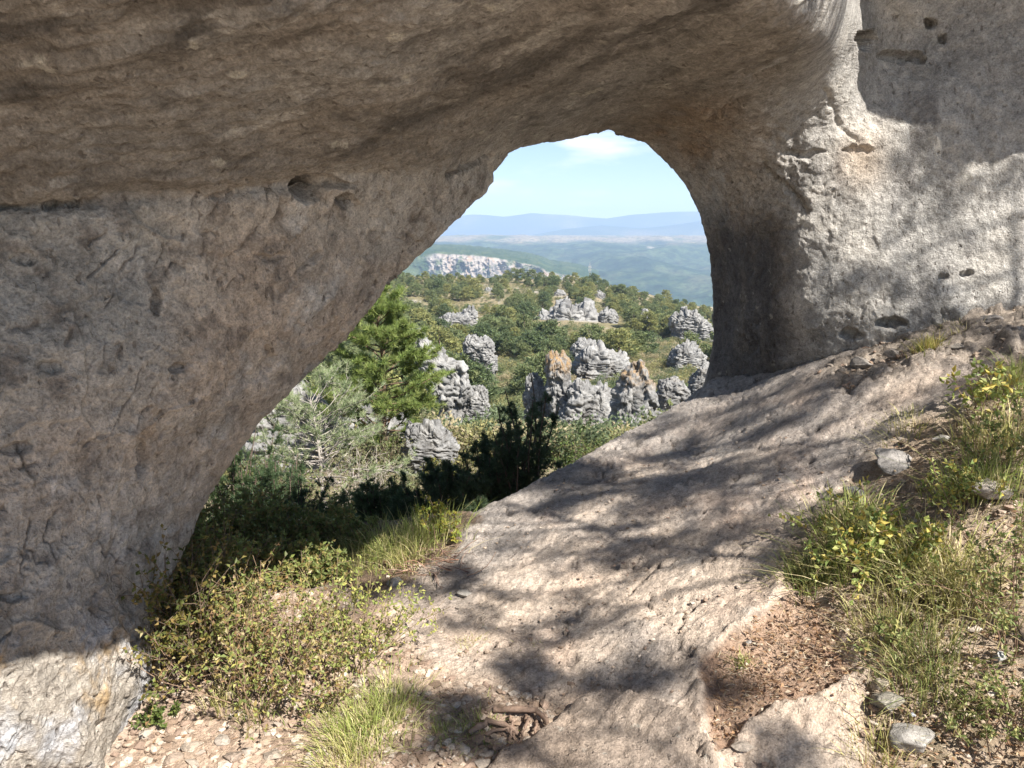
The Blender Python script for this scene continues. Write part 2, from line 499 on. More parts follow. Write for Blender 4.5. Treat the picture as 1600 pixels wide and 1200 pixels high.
def build_ground():
    def axis(lo, hi, a, b, fine, grow):
        s = list(np.arange(a, b, fine))
        st = fine; v = a
        pre = []
        while v > lo:
            st *= grow; v -= st; pre.append(v)
        st = fine; v = s[-1]; post = []
        while v < hi:
            st *= grow; v += st; post.append(v)
        return np.array(pre[::-1] + s + post)
    xs = axis(-70, 70, -2.2, 3.7, 0.0105, 1.14)
    ya = [2.0]
    while ya[-1] < 7.2:
        ya.append(ya[-1] + 0.0030 * ya[-1] ** 1.25)
    st = 0.012; v = 2.0; pre = []
    while v > -70:
        st *= 1.12; v -= st; pre.append(v)
    st = 0.03; v = ya[-1]; post = []
    while v < 11:
        st *= 1.2; v += st; post.append(v)
    ys = np.array(pre[::-1] + ya + post)
    X, Y = np.meshgrid(xs, ys)
    Z = ground_z(X.ravel(), Y.ravel())
    V = np.stack([X.ravel(), Y.ravel(), Z], -1)
    far = np.hypot(V[:, 0], V[:, 1]) > 12
    g, px, py = ground_masks(V)
    soil = np.clip(g["litter"] + g["green"] * (1 - g["outcrop"]) + g["far"], 0, 1)
    rock = 1 - np.clip(soil + 0.75 * g["gravel"], 0, 1)
    # rills run down the slab from the right-hand wall towards the lower left
    dirv = np.array([-0.80, -0.60]); perp = np.array([-dirv[1], dirv[0]])
    al = V[:, :2] @ dirv; ac = V[:, :2] @ perp
    warp = 0.16 * fbm(V, 1.1, 3, 0.5, 2)
    Q = np.stack([al * 0.50, ac + warp, np.zeros_like(al)], -1)
    rill = fbm(Q, 2.6, 5, 0.55, 21)
    rid = fbm(Q, 5.5, 4, 0.55, 23, ridged=True)
    f1, f2, _ = worley(np.stack([V[:, 0] * 1.0, V[:, 1] * 1.0, V[:, 2]], -1) + 0.05 * rill[:, None], 9.0, 1)
    dz = rock * (0.040 * rill + 0.004 * rid + 0.004 * (0.5 - f1) + 0.030 * fbm(V, 2.3, 4, .55, 22))
    dz -= .030 * rock * sstep(.035, 0, np.abs(fbm(Q + .05 * rill[:, None], 2.2, 4, .6, 91))) * sstep(.05, .3, fbm(V, 1.3, 2, .5, 92))
    # crisp little ledges and pits where the stone breaks
    terr = fbm(Q, 3.2, 4, 0.55, 31) * 6
    dz += rock * 0.007 * (sstep(0.40, 0.48, terr - np.floor(terr)) - 0.5)
    pit = sstep(0.34, 0.52, fbm(V, 8.0, 3, 0.55, 41))
    dz -= rock * 0.035 * pit
    dz += 0.016 * fbm(V, 9, 4, 0.62, 6) + 0.007 * fbm(V, 34, 3, 0.6, 8)
    dz += soil * 0.05 * fbm(V, 2.2, 4, 0.5, 12) - 0.045 * g["litter"] + 0.012 * g["outcrop"] - 0.03 * g["green"]
    dz += g["gravel"] * 0.014 * fbm(V, 22, 3, 0.6, 16)
    k1_, k2_, kid_ = worley(V + .03 * rill[:, None], 7.5, 9)
    dz += g["rubble"] * (.07 * (kid_ - .4) * sstep(0, .15, k2_ - k1_) + .05 * fbm(V, 6, 4, .6, 95))
    dz += 0.05 * g["ledge"] + 0.03 * g["ledge"] * fbm(V, 4, 4, 0.6, 61)
    # the slab's broken right-hand rim
    rimline = [(1500, 640), (1420, 668), (1320, 745), (1290, 805), (1225, 875), (1222, 935), (1105, 1025), (1096, 1110), (1112, 1190)]
    d, s = seg_dist(px + 8 * fbm(V, 6, 3, 0.5, 51), py, rimline)
    dz += 0.05 * np.exp(-(d / 22) ** 2) * np.where(V[:, 1] > .6, 1, 0) * (0.6 + 0.8 * fbm(V, 5, 3, .5, 52))
    dz = np.where(V[:, 1] > 9, 0.02 * fbm(V, 1, 2), dz) * (1 - sstep(8, 30, np.abs(V[:, 0])) * .5)
    V[:, 2] += dz
    V[:, 2] -= 0.10 * sstep(8.0, 9.0, V[:, 1])
    # colours
    n = len(V)
    pale = np.array([0.48, 0.39, 0.31]); grey = np.array([0.38, 0.335, 0.295]); pink = np.array([0.53, 0.39, 0.295]); dark = np.array([0.17, 0.145, 0.125])
    c = mix(np.tile(pale, (n, 1)), grey, sstep(-0.25, 0.35, fbm(V, 0.9, 4, 0.55, 71) + 0.30 * (V[:, 1] - 4.2)))
    c = mix(c, pink, 0.7 * sstep(0.0, 0.5, fbm(V, 1.4, 4, 0.55, 73)))
    c = mix(c, dark, 0.6 * sstep(0.08, 0.42, .5 * fbm(V, 5.0, 5, 0.62, 74) + 0.5 * fbm(Q, 4.0, 5, 0.6, 75)))
    c = mix(c, dark, 0.75 * pit)
    c = mix(c, (0.50, 0.45, 0.39), 0.5 * sstep(0.25, 0.55, fbm(V, 2.4, 5, 0.6, 77)))
    c = mix(c, grey * .72, 0.75 * sstep(-.05, .32, fbm(V, 1.5, 5, .62, 78) + .12 * (V[:, 1] - 4)) * rock)
    crk = sstep(.035, 0, np.abs(fbm(Q + .05 * rill[:, None], 2.2, 4, .6, 91))) * sstep(.05, .3, fbm(V, 1.3, 2, .5, 92)) * rock
    c = mix(c, (.10, .08, .07), .7 * crk)
    soilc = mix(np.tile((0.27, 0.175, 0.12), (n, 1)), (0.37, 0.26, 0.185), sstep(-0.3, 0.4, fbm(V, 6, 4, 0.6, 81)))
    c = mix(c, soilc, g["litter"] * (1 - g["outcrop"]))
    gb = mix(np.tile((0.31, 0.235, 0.165), (n, 1)), (0.42, 0.33, 0.24), sstep(-0.2, 0.4, fbm(V, 4, 4, 0.6, 83)))
    gb = mix(gb, (0.13, 0.105, 0.06), sstep(0.05, 0.45, fbm(V, 2.5, 4, 0.6, 85)))
    c = mix(c, gb, g["green"] * (1 - g["outcrop"]))
    c = mix(c, (0.47, 0.37, 0.285), g["outcrop"] * 0.8)
    grc = mix(np.tile((0.40, 0.295, 0.215), (n, 1)), (0.26, 0.175, 0.12), sstep(-0.15, 0.45, fbm(V, 5, 5, 0.65, 87)))
    c = mix(c, grc, g["gravel"] * 0.85)
    c = mix(c, (0.15, 0.105, 0.07), g["far"])
    c = mix(c, (0.27, 0.215, 0.17), g["ledge"] * 0.75)
    c = mix(c, mix(np.tile((.30, .25, .20), (n, 1)), (.13, .105, .08), sstep(.12, 0, k2_ - k1_)), g["rubble"] * .8)
    c = mix(c, (0.42, 0.355, 0.275), sstep(7, 14, np.hypot(V[:, 0], V[:, 1])))
    me = make_mesh("ground", V, grid_faces(len(ys), len(xs)), M_GROUND, c)
    obj("ground", me, kind="structure")
build_ground()

def surf(px, py, lo=1.5, hi=9.0):
    """the point of the ground met along that direction"""
    Y = np.linspace(lo, hi, 500)
    P = at(np.full(500, px), np.full(500, py), Y)
    below = P[:, 2] < ground_z(P[:, 0], P[:, 1])
    k = int(np.argmax(below)) if below.any() else 250
    return P[k]

# ------------------------------------------------------------------ the arch
RIM = [(150, 1290, 2.62), (195, 1185, 2.75), (222, 1125, 2.85), (250, 1060, 2.95), (258, 1000, 3.05), (262, 940, 3.15), (274, 890, 3.2), (300, 835, 3.3), (330, 770, 3.4),
       (368, 710, 3.5), (408, 657, 3.6), (450, 613, 3.7), (500, 562, 3.85), (560, 502, 4.0), (610, 450, 4.15), (650, 405, 4.25), (690, 365, 4.35),
       (725, 333, 4.45), (757, 306, 4.55), (773, 283, 4.6), (771, 270, 4.62), (786, 255, 4.66), (796, 239, 4.72), (822, 229, 4.85), (860, 223, 5.0), (910, 214, 5.2), (952, 202, 5.5),
       (968, 210, 5.7), (1010, 222, 5.9), (1035, 246, 6.0), (1070, 290, 6.1), (1090, 330, 6.2), (1105, 375, 6.3), (1114, 420, 6.35), (1117, 470, 6.35),
       (1114, 530, 6.35), (1107, 570, 6.3), (1098, 612, 6.25), (1088, 700, 6.2)]
# rim index -> point of the picture's surroundings that its section runs to
CORR = [(0, (-250, 1560)), (1, (-250, 1330)), (5, (-250, 1000)), (8, (-250, 760)), (11, (-250, 480)), (13, (-250, 200)), (15, (-250, -200)), (17, (60, -200)),
        (22, (500, -200)), (25, (900, -200)), (27, (1200, -200)), (29, (1500, -200)), (31, (1850, -200)), (33, (1850, 0)), (35, (1850, 250)), (37, (1850, 430)), (38, (1850, 640))]
DEPTH = [(150, 1190, 2.52), (60, 1200, 2.32), (-100, 1280, 2.15), (-250, 1330, 2.05), (190, 1030, 2.70), (80, 1040, 2.40), (-80, 1040, 2.18), (-250, 1000, 2.1),
         (225, 830, 2.98), (110, 830, 2.65), (-80, 820, 2.36), (-250, 760, 2.2), (340, 630, 3.25), (190, 600, 2.87), (0, 600, 2.58), (-250, 480, 2.3),
         (480, 450, 3.6), (330, 400, 3.2), (150, 360, 2.9), (0, 350, 2.72), (-250, 330, 2.42),
         (0, 322, 2.74), (200, 308, 2.95), (450, 288, 3.4), (600, 278, 3.8), (740, 250, 4.4),
         (0, 200, 2.52), (200, 200, 2.68), (400, 200, 2.96), (600, 200, 3.3), (750, 190, 3.9), (850, 170, 4.2),
         (0, 60, 2.26), (250, 60, 2.38), (500, 60, 2.48), (750, 60, 2.85), (950, 80, 3.3), (1100, 100, 3.7), (1200, 80, 3.6),
         (-250, -200, 1.75), (0, -200, 1.8), (300, -200, 1.88), (600, -200, 2.02), (900, -200, 2.25), (1150, -200, 2.55), (1310, -200, 2.85),
         (1280, 0, 3.3), (1312, 0, 3.6), (1345, 0, 5.1), (1335, 80, 5.1), (1290, 60, 3.75), (1300, 130, 4.95), (1360, -200, 4.9),
         (1250, 140, 4.75), (1300, 400, 5.3), (1450, 350, 5.2), (1600, 300, 5.14), (1850, 250, 5.05), (1350, 200, 5.3), (1450, 150, 5.32), (1600, 100, 5.25), (1850, 0, 5.2),
         (1400, 0, 5.35), (1600, -50, 5.3), (1850, -200, 5.0), (1450, -200, 5.1), (1600, -200, 5.1), (1300, 555, 5.35), (1450, 520, 5.1), (1600, 480, 5.0), (1850, 430, 4.95),
         (1180, 400, 5.75), (1190, 500, 5.75), (1245, 400, 5.36), (1250, 520, 5.45), (1150, 250, 5.4), (1100, 230, 5.6), (1200, 200, 5.12), (1250, 250, 5.25), (1150, 320, 5.75),
         (1130, 180, 4.9), (1000, 150, 4.65), (900, 170, 4.5), (1290, 100, 4.55), (1850, 640, 5.0), (1450, 660, 5.25), (1250, 640, 5.8), (-250, 1560, 2.0), (0, 1450, 2.2)]
# world sections past the picture: forward lip, top front, top back, back
def over(px, py, Y, t=2.0):
    return tuple(at(px, py, Y) + t * TO_SUN)
def top(px, py, Y):
    return tuple(at(px, py, Y) + 2.8 * TO_SUN + np.array([-.1, .55, .05]))
LIPS = [(0, (-2.3, 1.2, -.6), (-3.4, 1.2, -.8), (-4.6, 3.4, -.8), (-3.0, 6.0, -1.2)),
        (5, (-2.35, 1.2, .8), (-3.5, 1.2, .9), (-4.6, 3.4, .9), (-3.0, 6.0, .6)),
        (8, (-2.35, 1.2, 1.5), (-3.5, 1.2, 1.6), (-4.6, 3.4, 1.8), (-3.0, 6.0, 1.6)),
        (11, (-2.3, 1.2, 2.0), (-3.4, 1.1, 2.5), (-4.5, 3.4, 2.9), (-2.8, 6.0, 2.5)),
        (13, (-2.1, 1.15, 2.6), (-3.0, 1.0, 3.3), (-3.9, 3.0, 3.6), (-2.5, 5.0, 2.6)),
        (15, (-1.3, .35, 3.05), (-1.8, .3, 3.6), (-2.6, 2.6, 4.0), (-1.8, 5.4, 3.1)),
        (17, over(0, 1050, 2.33, 3.6), (-.7, .5, 3.65), (-1.2, 2.6, 4.0), (-1.0, 5.4, 3.15)),
        (22, over(150, 1012, 2.58, 3.8), (-.05, .7, 3.7), (-.3, 2.8, 4.05), (-.3, 5.7, 3.25)),
        (23.5, over(255, 1005, 3.0, 4.2), (.15, .95, 3.75), (-.1, 2.9, 4.1), (-.1, 5.9, 3.3)),
        (25, (.92, 1.8, 3.5), (.8, 1.8, 4.2), (.2, 3.3, 4.2), (.3, 6.5, 3.7)),
        (27, (1.08, 2.3, 3.6), (.95, 2.4, 4.25), (.7, 3.8, 4.4), (.8, 7.0, 3.9)),
        (27.55, (1.2, 2.7, 3.7), (1.1, 2.9, 4.3), (.9, 4.2, 4.6), (1.0, 7.2, 4.1)),
        (27.8, (1.65, 4.9, 4.5), (1.65, 5.2, 4.9), (1.3, 5.9, 5.2), (1.2, 7.4, 4.7)),
        (28.05, (1.95, 5.0, 4.7), (1.95, 5.2, 5.1), (1.6, 5.9, 5.4), (1.4, 7.4, 4.7)),
        (28.3, over(1336, 10, 5.1), top(1336, 10, 5.1), (2.0, 5.6, 5.5), (1.6, 7.5, 4.9)),
        (28.7, over(1352, 95, 5.2), top(1352, 95, 5.2), (2.2, 5.6, 5.5), (1.8, 7.5, 4.9)),
        (29.2, over(1395, 185, 5.3), top(1395, 185, 5.3), (2.5, 5.6, 5.6), (2.0, 7.5, 4.9)),
        (29.6, over(1445, 200, 5.3), top(1445, 200, 5.3), (2.7, 5.6, 5.6), (2.2, 7.5, 4.9)),
        (30, over(1480, 262, 5.22), top(1480, 262, 5.22), (3.2, 5.8, 5.8), (2.6, 7.6, 5.0)),
        (31, over(1600, 240, 5.18), top(1600, 240, 5.18), (4.4, 5.8, 5.8), (3.2, 7.8, 5.0)),
        (33, (5.2, 4.9, 3.4), (6.2, 5.2, 4.0), (6.2, 6.3, 4.6), (4.2, 8.0, 4.2)),
        (35, (5.2, 4.9, 2.5), (6.2, 5.2, 2.8), (6.2, 6.4, 3.2), (4.4, 8.2, 2.8)),
        (38, (5.2, 4.9, 1.2), (6.2, 5.2, 1.2), (6.2, 6.4, 1.2), (4.4, 8.2, -.4))]
CREASE = [(-300, 335), (0, 324), (130, 318), (200, 308), (320, 303), (450, 288), (600, 276), (700, 262), (760, 245), (800, 236)]

def build_arch():
    NA, NR = 1150, 430
    rim = np.array(RIM, float)
    seg = np.r_[0, np.cumsum(np.hypot(*np.diff(rim[:, :2], axis=0).T))]
    # columns: even along the mean of rim and surround, so that no part is starved
    ci = np.array([c[0] for c in CORR], float); ce = np.array([c[1] for c in CORR], float)
    fine_i = np.linspace(0, len(rim) - 1, 4000)
    rx = np.interp(fine_i, np.arange(len(rim)), rim[:, 0]); ry = np.interp(fine_i, np.arange(len(rim)), rim[:, 1])
    ex = np.interp(fine_i, ci, ce[:, 0]); ey = np.interp(fine_i, ci, ce[:, 1])
    dl = 0.4 * np.hypot(np.diff(rx), np.diff(ry)) + 0.6 * np.hypot(np.diff(.5 * (rx + ex)), np.diff(.5 * (ry + ey)))
    acc = np.r_[0, np.cumsum(dl)]
    I = np.interp(np.linspace(0, acc[-1], NA), acc, fine_i)
    k = np.arange(len(rim))
    def smooth(a, w):
        ker = np.hanning(w + 2)[1:-1]; ker /= ker.sum()
        pad = np.r_[np.full(w, a[0]), a, np.full(w, a[-1])]
        return np.convolve(pad, ker, 'same')[w:-w]
    RX, RY, RZ = (np.interp(I, k, rim[:, j]) for j in range(3))
    RX, RY, RZ = smooth(RX, 7), smooth(RY, 7), smooth(RZ, 21)
    EX, EY = smooth(np.interp(I, ci, ce[:, 0]), 31), smooth(np.interp(I, ci, ce[:, 1]), 31)
    t = np.linspace(0, 1, NR) ** 1.12
    PX = RX[None] * (1 - t[:, None]) + EX[None] * t[:, None]
    PY = RY[None] * (1 - t[:, None]) + EY[None] * t[:, None]
    ctl = np.array(list(RIM[::2]) + DEPTH, float)
    tps = TPS(ctl[:, :2] / 1000, ctl[:, 2], 4e-4)
    D = tps(np.stack([PX.ravel(), PY.ravel()], -1) / 1000).reshape(PX.shape)
    # the first rows meet the rim exactly, turning quickly away from the eye
    w = np.exp(-(t / 0.03) ** 1.0)[:, None]
    D = D * (1 - w) + (RZ[None] + 0.0) * w + 0.10 * np.exp(-t / 0.012)[:, None]
    # the seam under the lintel is undercut
    cd, cs = seg_dist(PX, PY, CREASE)
    fade = sstep(820, 640, PX)
    D += fade * (0.04 * np.exp(-(cd / 16) ** 2) + np.where(cs > 0, 0.0, 0.0))
    VIS = at(PX, PY, D)
    # past the picture
    li = np.array([l[0] for l in LIPS], float)
    Ls = []
    for q in range(1, 5):
        a = np.array([l[q] for l in LIPS], float)
        Ls.append(np.stack([smooth(np.interp(I, li, a[:, j]), 7) for j in range(3)], -1))
    rimw = VIS[0]
    cen = np.array([0.6, 0, 1.4])
    outw = rimw - cen; outw[:, 1] = 0
    outw /= np.linalg.norm(outw, axis=1, keepdims=True)
    B1 = rimw + 0.14 * outw + (0, 0.22, 0)
    B2 = rimw + 0.50 * outw + (0, 0.65, 0)
    chain = [VIS[-2], VIS[-1]] + Ls + [B2, B1, VIS[0], VIS[1]]
    ex_rows = []
    for s in range(1, len(chain) - 2):
        p0, p1, p2, p3 = chain[s - 1:s + 3]
        if s == 1:
            p0 = p1 - 0.3 * (p2 - p1)
        if s == len(chain) - 3:
            p3 = p2 + 0.2 * (p2 - p1)
        nseg = 12
        for u in np.arange(1, nseg + (0 if s == len(chain) - 3 else 1)) / nseg:
            ex_rows.append(0.5 * ((2 * p1) + (-p0 + p2) * u + (2 * p0 - 5 * p1 + 4 * p2 - p3) * u * u + (-p0 + 3 * p1 - 3 * p2 + p3) * u ** 3))
    P = np.concatenate([VIS, np.array(ex_rows)], 0)
    NT = len(P)
    PXa = np.concatenate([PX, np.repeat(PX[-1:], NT - NR, 0)], 0)
    PYa = np.concatenate([PY, np.repeat(PY[-1:], NT - NR, 0)], 0)
    # normals, facing out of the stone
    nrm = grid_normals(P)
    mid = nrm[NR // 2, NA // 3]
    if np.dot(mid, CAM - P[NR // 2, NA // 3]) < 0:
        nrm = -nrm
    V = P.reshape(-1, 3); N = nrm.reshape(-1, 3); px = PXa.ravel(); py = PYa.ravel()
    cd, cs = seg_dist(px, py, CREASE)
    above = np.where(cs > 0, 1.0, 0.0)
    lint = sstep(-30, 40, np.where(above > 0, cd, -cd)) * sstep(1290, 1180, px + 0.6 * (py - 150))
    lint = np.where(px > 800, sstep(330, 180, py + 0.25 * (px - 800)) * sstep(1330, 1240, px + .35 * py), lint)
    right = sstep(1130, 1260, px + 0.15 * (300 - py)) * (1 - lint)
    left = np.clip(1 - lint - right, 0, 1)
    # streak direction along the lintel
    # bedding of the lintel: laid out along the surface, climbing and steepening to the right
    bed = py + 0.10 * px + 0.00016 * px ** 2
    wv = np.stack([fbm(V, 1.3, 3, .5, q) for q in (1, 2, 3)], -1)
    Sw = np.stack([px / 400.0 * 0.34, bed / 250.0, 0 * px], -1) + 0.05 * wv
    big = fbm(V, 0.9, 3, 0.5, 4)
    m1 = fbm(V, 2.6, 5, 0.55, 5)
    st = fbm(Sw, 3.6, 5, 0.58, 6)
    stf = fbm(Sw, 13, 4, 0.6, 7)
    sm = fbm(V, 9, 5, 0.62, 8)
    fine = fbm(V, 36, 3, 0.6, 9)
    # spalled flakes: cells of uneven level with sharp lower edges
    Vw = V + 0.05 * np.stack([fbm(V, 5, 3, .5, s) for s in (11, 12, 13)], -1)
    Vw = Vw * np.array([1.0, 1.0, 0.62])
    f1, f2, cid = worley(Vw, 5.5, 2)
    f1b, f2b, cidb = worley(Vw * 1.0 + 3.3, 15.0, 3)
    flake = (cid - 0.5) * sstep(0.0, 0.05, f2 - f1)
    h1_, h2_, hid = worley(Vw * (1, 1, 1.1) + 7.7, 2.1, 5)
    scar = (hid - .5) * sstep(0.0, .04, h2_ - h1_)
    flakeb = (cidb - 0.5) * sstep(0.0, 0.16, f2b - f1b)
    d2 = at(680, 370, 4.3) - at(330, 770, 3.4); d2 /= np.linalg.norm(d2)
    T = Vw - .66 * (Vw @ d2)[:, None] * d2
    crack = .5 * sstep(0.022, 0.0, np.abs(fbm(T, 1.9, 4, 0.55, 17))) * sstep(0.05, 0.35, fbm(V, 1.1, 2, .5, 18))
    crk2 = sstep(0.030, 0.0, np.abs(fbm(T, 5.2, 3, 0.55, 27))) * sstep(0.10, 0.4, fbm(V, 1.7, 2, .5, 28))
    edge = np.exp(-np.minimum(np.abs(np.arange(NT) / 30.0), 20)).repeat(NA)
    amp = 1.0 - 0.55 * edge
    crk3 = sstep(0.05, 0.0, np.abs(fbm(T, 10.5, 2, 0.5, 37))) * sstep(0.10, 0.30, fbm(V, 5.5, 2, .5, 38))
    disp = 0.055 * big + 0.030 * m1
    disp += left * (0.030 * flake * sstep(-.15, .35, m1) + 0.030 * scar + 0.016 * flakeb + 0.022 * sm + 0.008 * fbm(V, 19, 3, .6, 40) - 0.030 * crack - 0.020 * crk2 - 0.016 * crk3)
    disp += lint * (0.045 * st + 0.026 * stf + 0.016 * sm + 0.006 * flakeb + 0.008 * scar + 0.004 * flake - 0.022 * crack)
    rough_r = sstep(0.12, 0.7, .7 * fbm(V, 1.6, 3, 0.5, 19) + np.exp(-(((px - 1200) / 70) ** 2 + ((py - 290) / 110) ** 2)))
    disp += right * (0.022 * sm + rough_r * (0.034 * flakeb + 0.022 * fbm(V, 17, 4, .65, 20)) + 0.008 * flake + 0.012 * scar - 0.020 * crack - 0.012 * crk2)
    disp += 0.0045 * fine
    disp *= amp * (1 - .9 * np.exp(-((px - 1305 + .35 * (py - 40)) / 42) ** 2) * sstep(190, 110, py))
    # bottom of the left pillar is grooved by water
    gr = sstep(880, 1050, py) * left * sstep(400, 200, px)
    disp += gr * 0.035 * fbm(V * np.array([1, 1, .18]), 4.5, 3, .5, 33)
    # hollows seen in the stone: px, py, half-widths, depth
    HOLES = [(484, 300, 26, 15, .16), (546, 318, 15, 11, .09), (520, 292, 40, 6, .06), (1354, 63, 12, 15, .16), (1400, 88, 26, 10, .08), (1433, 90, 13, 9, .07), (1452, 35, 9, 7, .10), (1476, 57, 6, 7, .08),
             (80, 322, 16, 5, .035), (112, 319, 18, 4, .03), (247, 470, 7, 22, .05), (80, 575, 22, 10, .035), (230, 722, 9, 26, .045), (282, 575, 13, 8, .05),
             (1392, 506, 24, 9, .10), (1330, 524, 18, 7, .08), (1510, 428, 12, 5, .05), (1475, 434, 9, 4, .05), (1170, 118, 22, 5, .05), (1130, 175, 30, 5, .05), (40, 400, 20, 10, .03),
             (425, 400, 26, 5, .035), (1340, 235, 30, 5, .05), (1255, 240, 32, 6, .04), (30, 700, 26, 10, .035), (22, 930, 20, 8, .03), (205, 1010, 6, 30, .04)]
    wobx = 10 * fbm(V, 9, 3, .6, 35); woby = 10 * fbm(V, 9, 3, .6, 36)
    for hx, hy, a, b, dep in HOLES:
        r2 = ((px + wobx - hx) / a) ** 2 + ((py + woby - hy) / b) ** 2
        disp -= dep * sstep(1.5, 0.45, r2)
    seam = fade_all = sstep(760, 600, px) * np.exp(-((cd + 6 * m1) / 7) ** 2) * sstep(-.25, .2, fbm(V, 1.8, 3, .5, 39))
    disp -= 0.035 * seam
    # long fissures running up the pillar's edge
    for ln, dep in (([(560, 520), (610, 455), (640, 395), (655, 380)], .05), ([(520, 530), (575, 470), (600, 430)], .03), ([(440, 470), (470, 420), (500, 395)], .03), ([(700, 275), (745, 255), (770, 245)], .05),
                    ([(415, 590), (425, 560), (420, 545)], .03), ([(460, 615), (480, 580), (500, 560)], .03), ([(1180, 130), (1215, 110)], .05), ([(1110, 185), (1150, 168), (1170, 155)], .04),
                    ([(1195, 260), (1240, 300), (1262, 330)], .05), ([(1290, 140), (1310, 200), (1345, 230)], .02)):
        dd, _ = seg_dist(px + wobx * .7, py + woby * .7, ln)
        disp -= dep * np.exp(-(dd / 3.6) ** 2)
    V = V + N * disp[:, None]
    # colours of the stone itself, plus painted shade on the inner pillar
    n = len(V)
    warm = np.array([0.51, 0.425, 0.345]); greyw = np.array([0.47, 0.432, 0.382]); blue = np.array([0.37, 0.365, 0.345])
    cl = mix(np.tile(warm, (n, 1)), greyw, sstep(-0.30, 0.35, fbm(V, 0.9, 4, .55, 41) + 0.35 * sstep(500, 100, px) - 0.1 + .25 * sstep(500, 300, py)))
    cl = mix(cl, blue, 0.7 * sstep(0.0, 0.34, fbm(V, 1.5, 5, .55, 42) + 0.3 * sstep(420, 60, px) * sstep(650, 350, py)))
    cl = mix(cl, (0.57, 0.545, 0.51), 0.85 * sstep(0.10, 0.34, fbm(V, 3.2, 5, .58, 43)))
    cl = mix(cl, (0.20, 0.17, 0.145), 0.65 * sstep(0.10, 0.36, fbm(V, 6.0, 5, .62, 48)))
    cl = mix(cl, (0.36, 0.235, 0.12), 0.55 * sstep(0.25, 0.55, fbm(V, 2.4, 5, .6, 44)))
    cl = mix(cl, (0.17, 0.13, 0.10), 0.55 * np.clip(crack + crk2 + crk3, 0, 1))
    low = sstep(860, 1010, py) * sstep(330, 200, px)
    lowc = mix(np.tile((0.36, 0.32, 0.27), (n, 1)), (0.43, 0.43, 0.44), sstep(0.0, 0.35, fbm(V, 3.0, 5, .6, 45)))
    lowc = mix(lowc, (0.40, 0.27, 0.13), .8 * sstep(0.16, 0.40, fbm(V * (1, 1, .6), 4.2, 5, .6, 46)))
    lowc = mix(lowc, (0.15, 0.135, 0.125), 0.8 * sstep(0.15, 0.42, fbm(V * (1, 1, .5), 3.2, 5, .6, 47)))
    cl = mix(cl, lowc, low)
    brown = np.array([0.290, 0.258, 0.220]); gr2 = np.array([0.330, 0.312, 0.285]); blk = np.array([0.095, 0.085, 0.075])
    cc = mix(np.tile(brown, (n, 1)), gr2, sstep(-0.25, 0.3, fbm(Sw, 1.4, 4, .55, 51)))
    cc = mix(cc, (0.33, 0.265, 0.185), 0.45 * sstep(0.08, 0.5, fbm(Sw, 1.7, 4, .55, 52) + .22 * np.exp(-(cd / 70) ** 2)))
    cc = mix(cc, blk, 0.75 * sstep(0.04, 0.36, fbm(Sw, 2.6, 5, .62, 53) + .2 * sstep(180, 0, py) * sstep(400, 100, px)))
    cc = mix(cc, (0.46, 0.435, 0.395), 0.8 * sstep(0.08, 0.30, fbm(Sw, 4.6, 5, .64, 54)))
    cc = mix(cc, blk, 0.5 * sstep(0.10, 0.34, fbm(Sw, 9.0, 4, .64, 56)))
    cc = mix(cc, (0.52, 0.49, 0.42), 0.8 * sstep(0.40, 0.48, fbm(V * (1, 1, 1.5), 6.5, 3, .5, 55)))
    gw = np.array([0.37, 0.35, 0.32])
    cr = mix(np.tile(gw, (n, 1)), (0.48, 0.445, 0.395), sstep(-0.15, 0.4, fbm(V, 2.0, 5, .6, 61)))
    cr = mix(cr, (0.165, 0.155, 0.148), 0.75 * sstep(0.0, 0.45, fbm(V * (1.4, 1.4, .5), 2.6, 5, .6, 62)))
    cr = mix(cr, (0.30, 0.18, 0.10), 0.5 * sstep(0.30, 0.55, fbm(V, 1.8, 5, .6, 63)))
    cr = mix(cr, (0.45, 0.35, 0.255), 0.7 * np.exp(-(((px - 1345) / 38) ** 2 + ((py - 250) / 45) ** 2)))
    # the inner side of the right pillar, turned from the sun, has its shade painted dark; rusty above
    inner_shade = sstep(1255, 1195, px + 25 * m1 + .10 * (430 - py)) * sstep(300, 380, py) * sstep(1080, 1120, px)
    inner_shade_c = mix(np.tile((0.085, 0.080, 0.080), (n, 1)), (0.155, 0.135, 0.115), .8 * sstep(-.05, .35, fbm(V * (2, 2, .4), 3, 4, .6, 64)))
    cr = mix(cr, mix(np.tile((0.115, 0.108, 0.105), (n, 1)), (0.20, 0.145, 0.10), sstep(-.1, .4, fbm(V * (2, 2, .4), 3, 4, .6, 64))), 0.85 * inner_shade)
    rust = np.exp(-(((px - 1075) / 90) ** 2 + ((py - 215) / 45) ** 2))
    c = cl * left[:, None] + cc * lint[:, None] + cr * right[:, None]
    c = mix(c, inner_shade_c, 0.9 * inner_shade)
    c = mix(c, (0.36, 0.225, 0.115), np.clip(0.75 * rust * (0.7 + m1), 0, .8))
    c = c * (1 + 0.30 * np.clip(sm, -1, 1))[:, None]
    F = grid_faces(NT, NA)
    # close the ring from the last back row to the rim
    a = np.arange(NA - 1)
    last = (NT - 1) * NA
    F = np.concatenate([F, np.stack([last + a, last + a + 1, a + 1, a], -1)])
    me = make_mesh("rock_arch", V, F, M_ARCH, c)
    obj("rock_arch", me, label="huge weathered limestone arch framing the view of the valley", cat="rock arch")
build_arch()

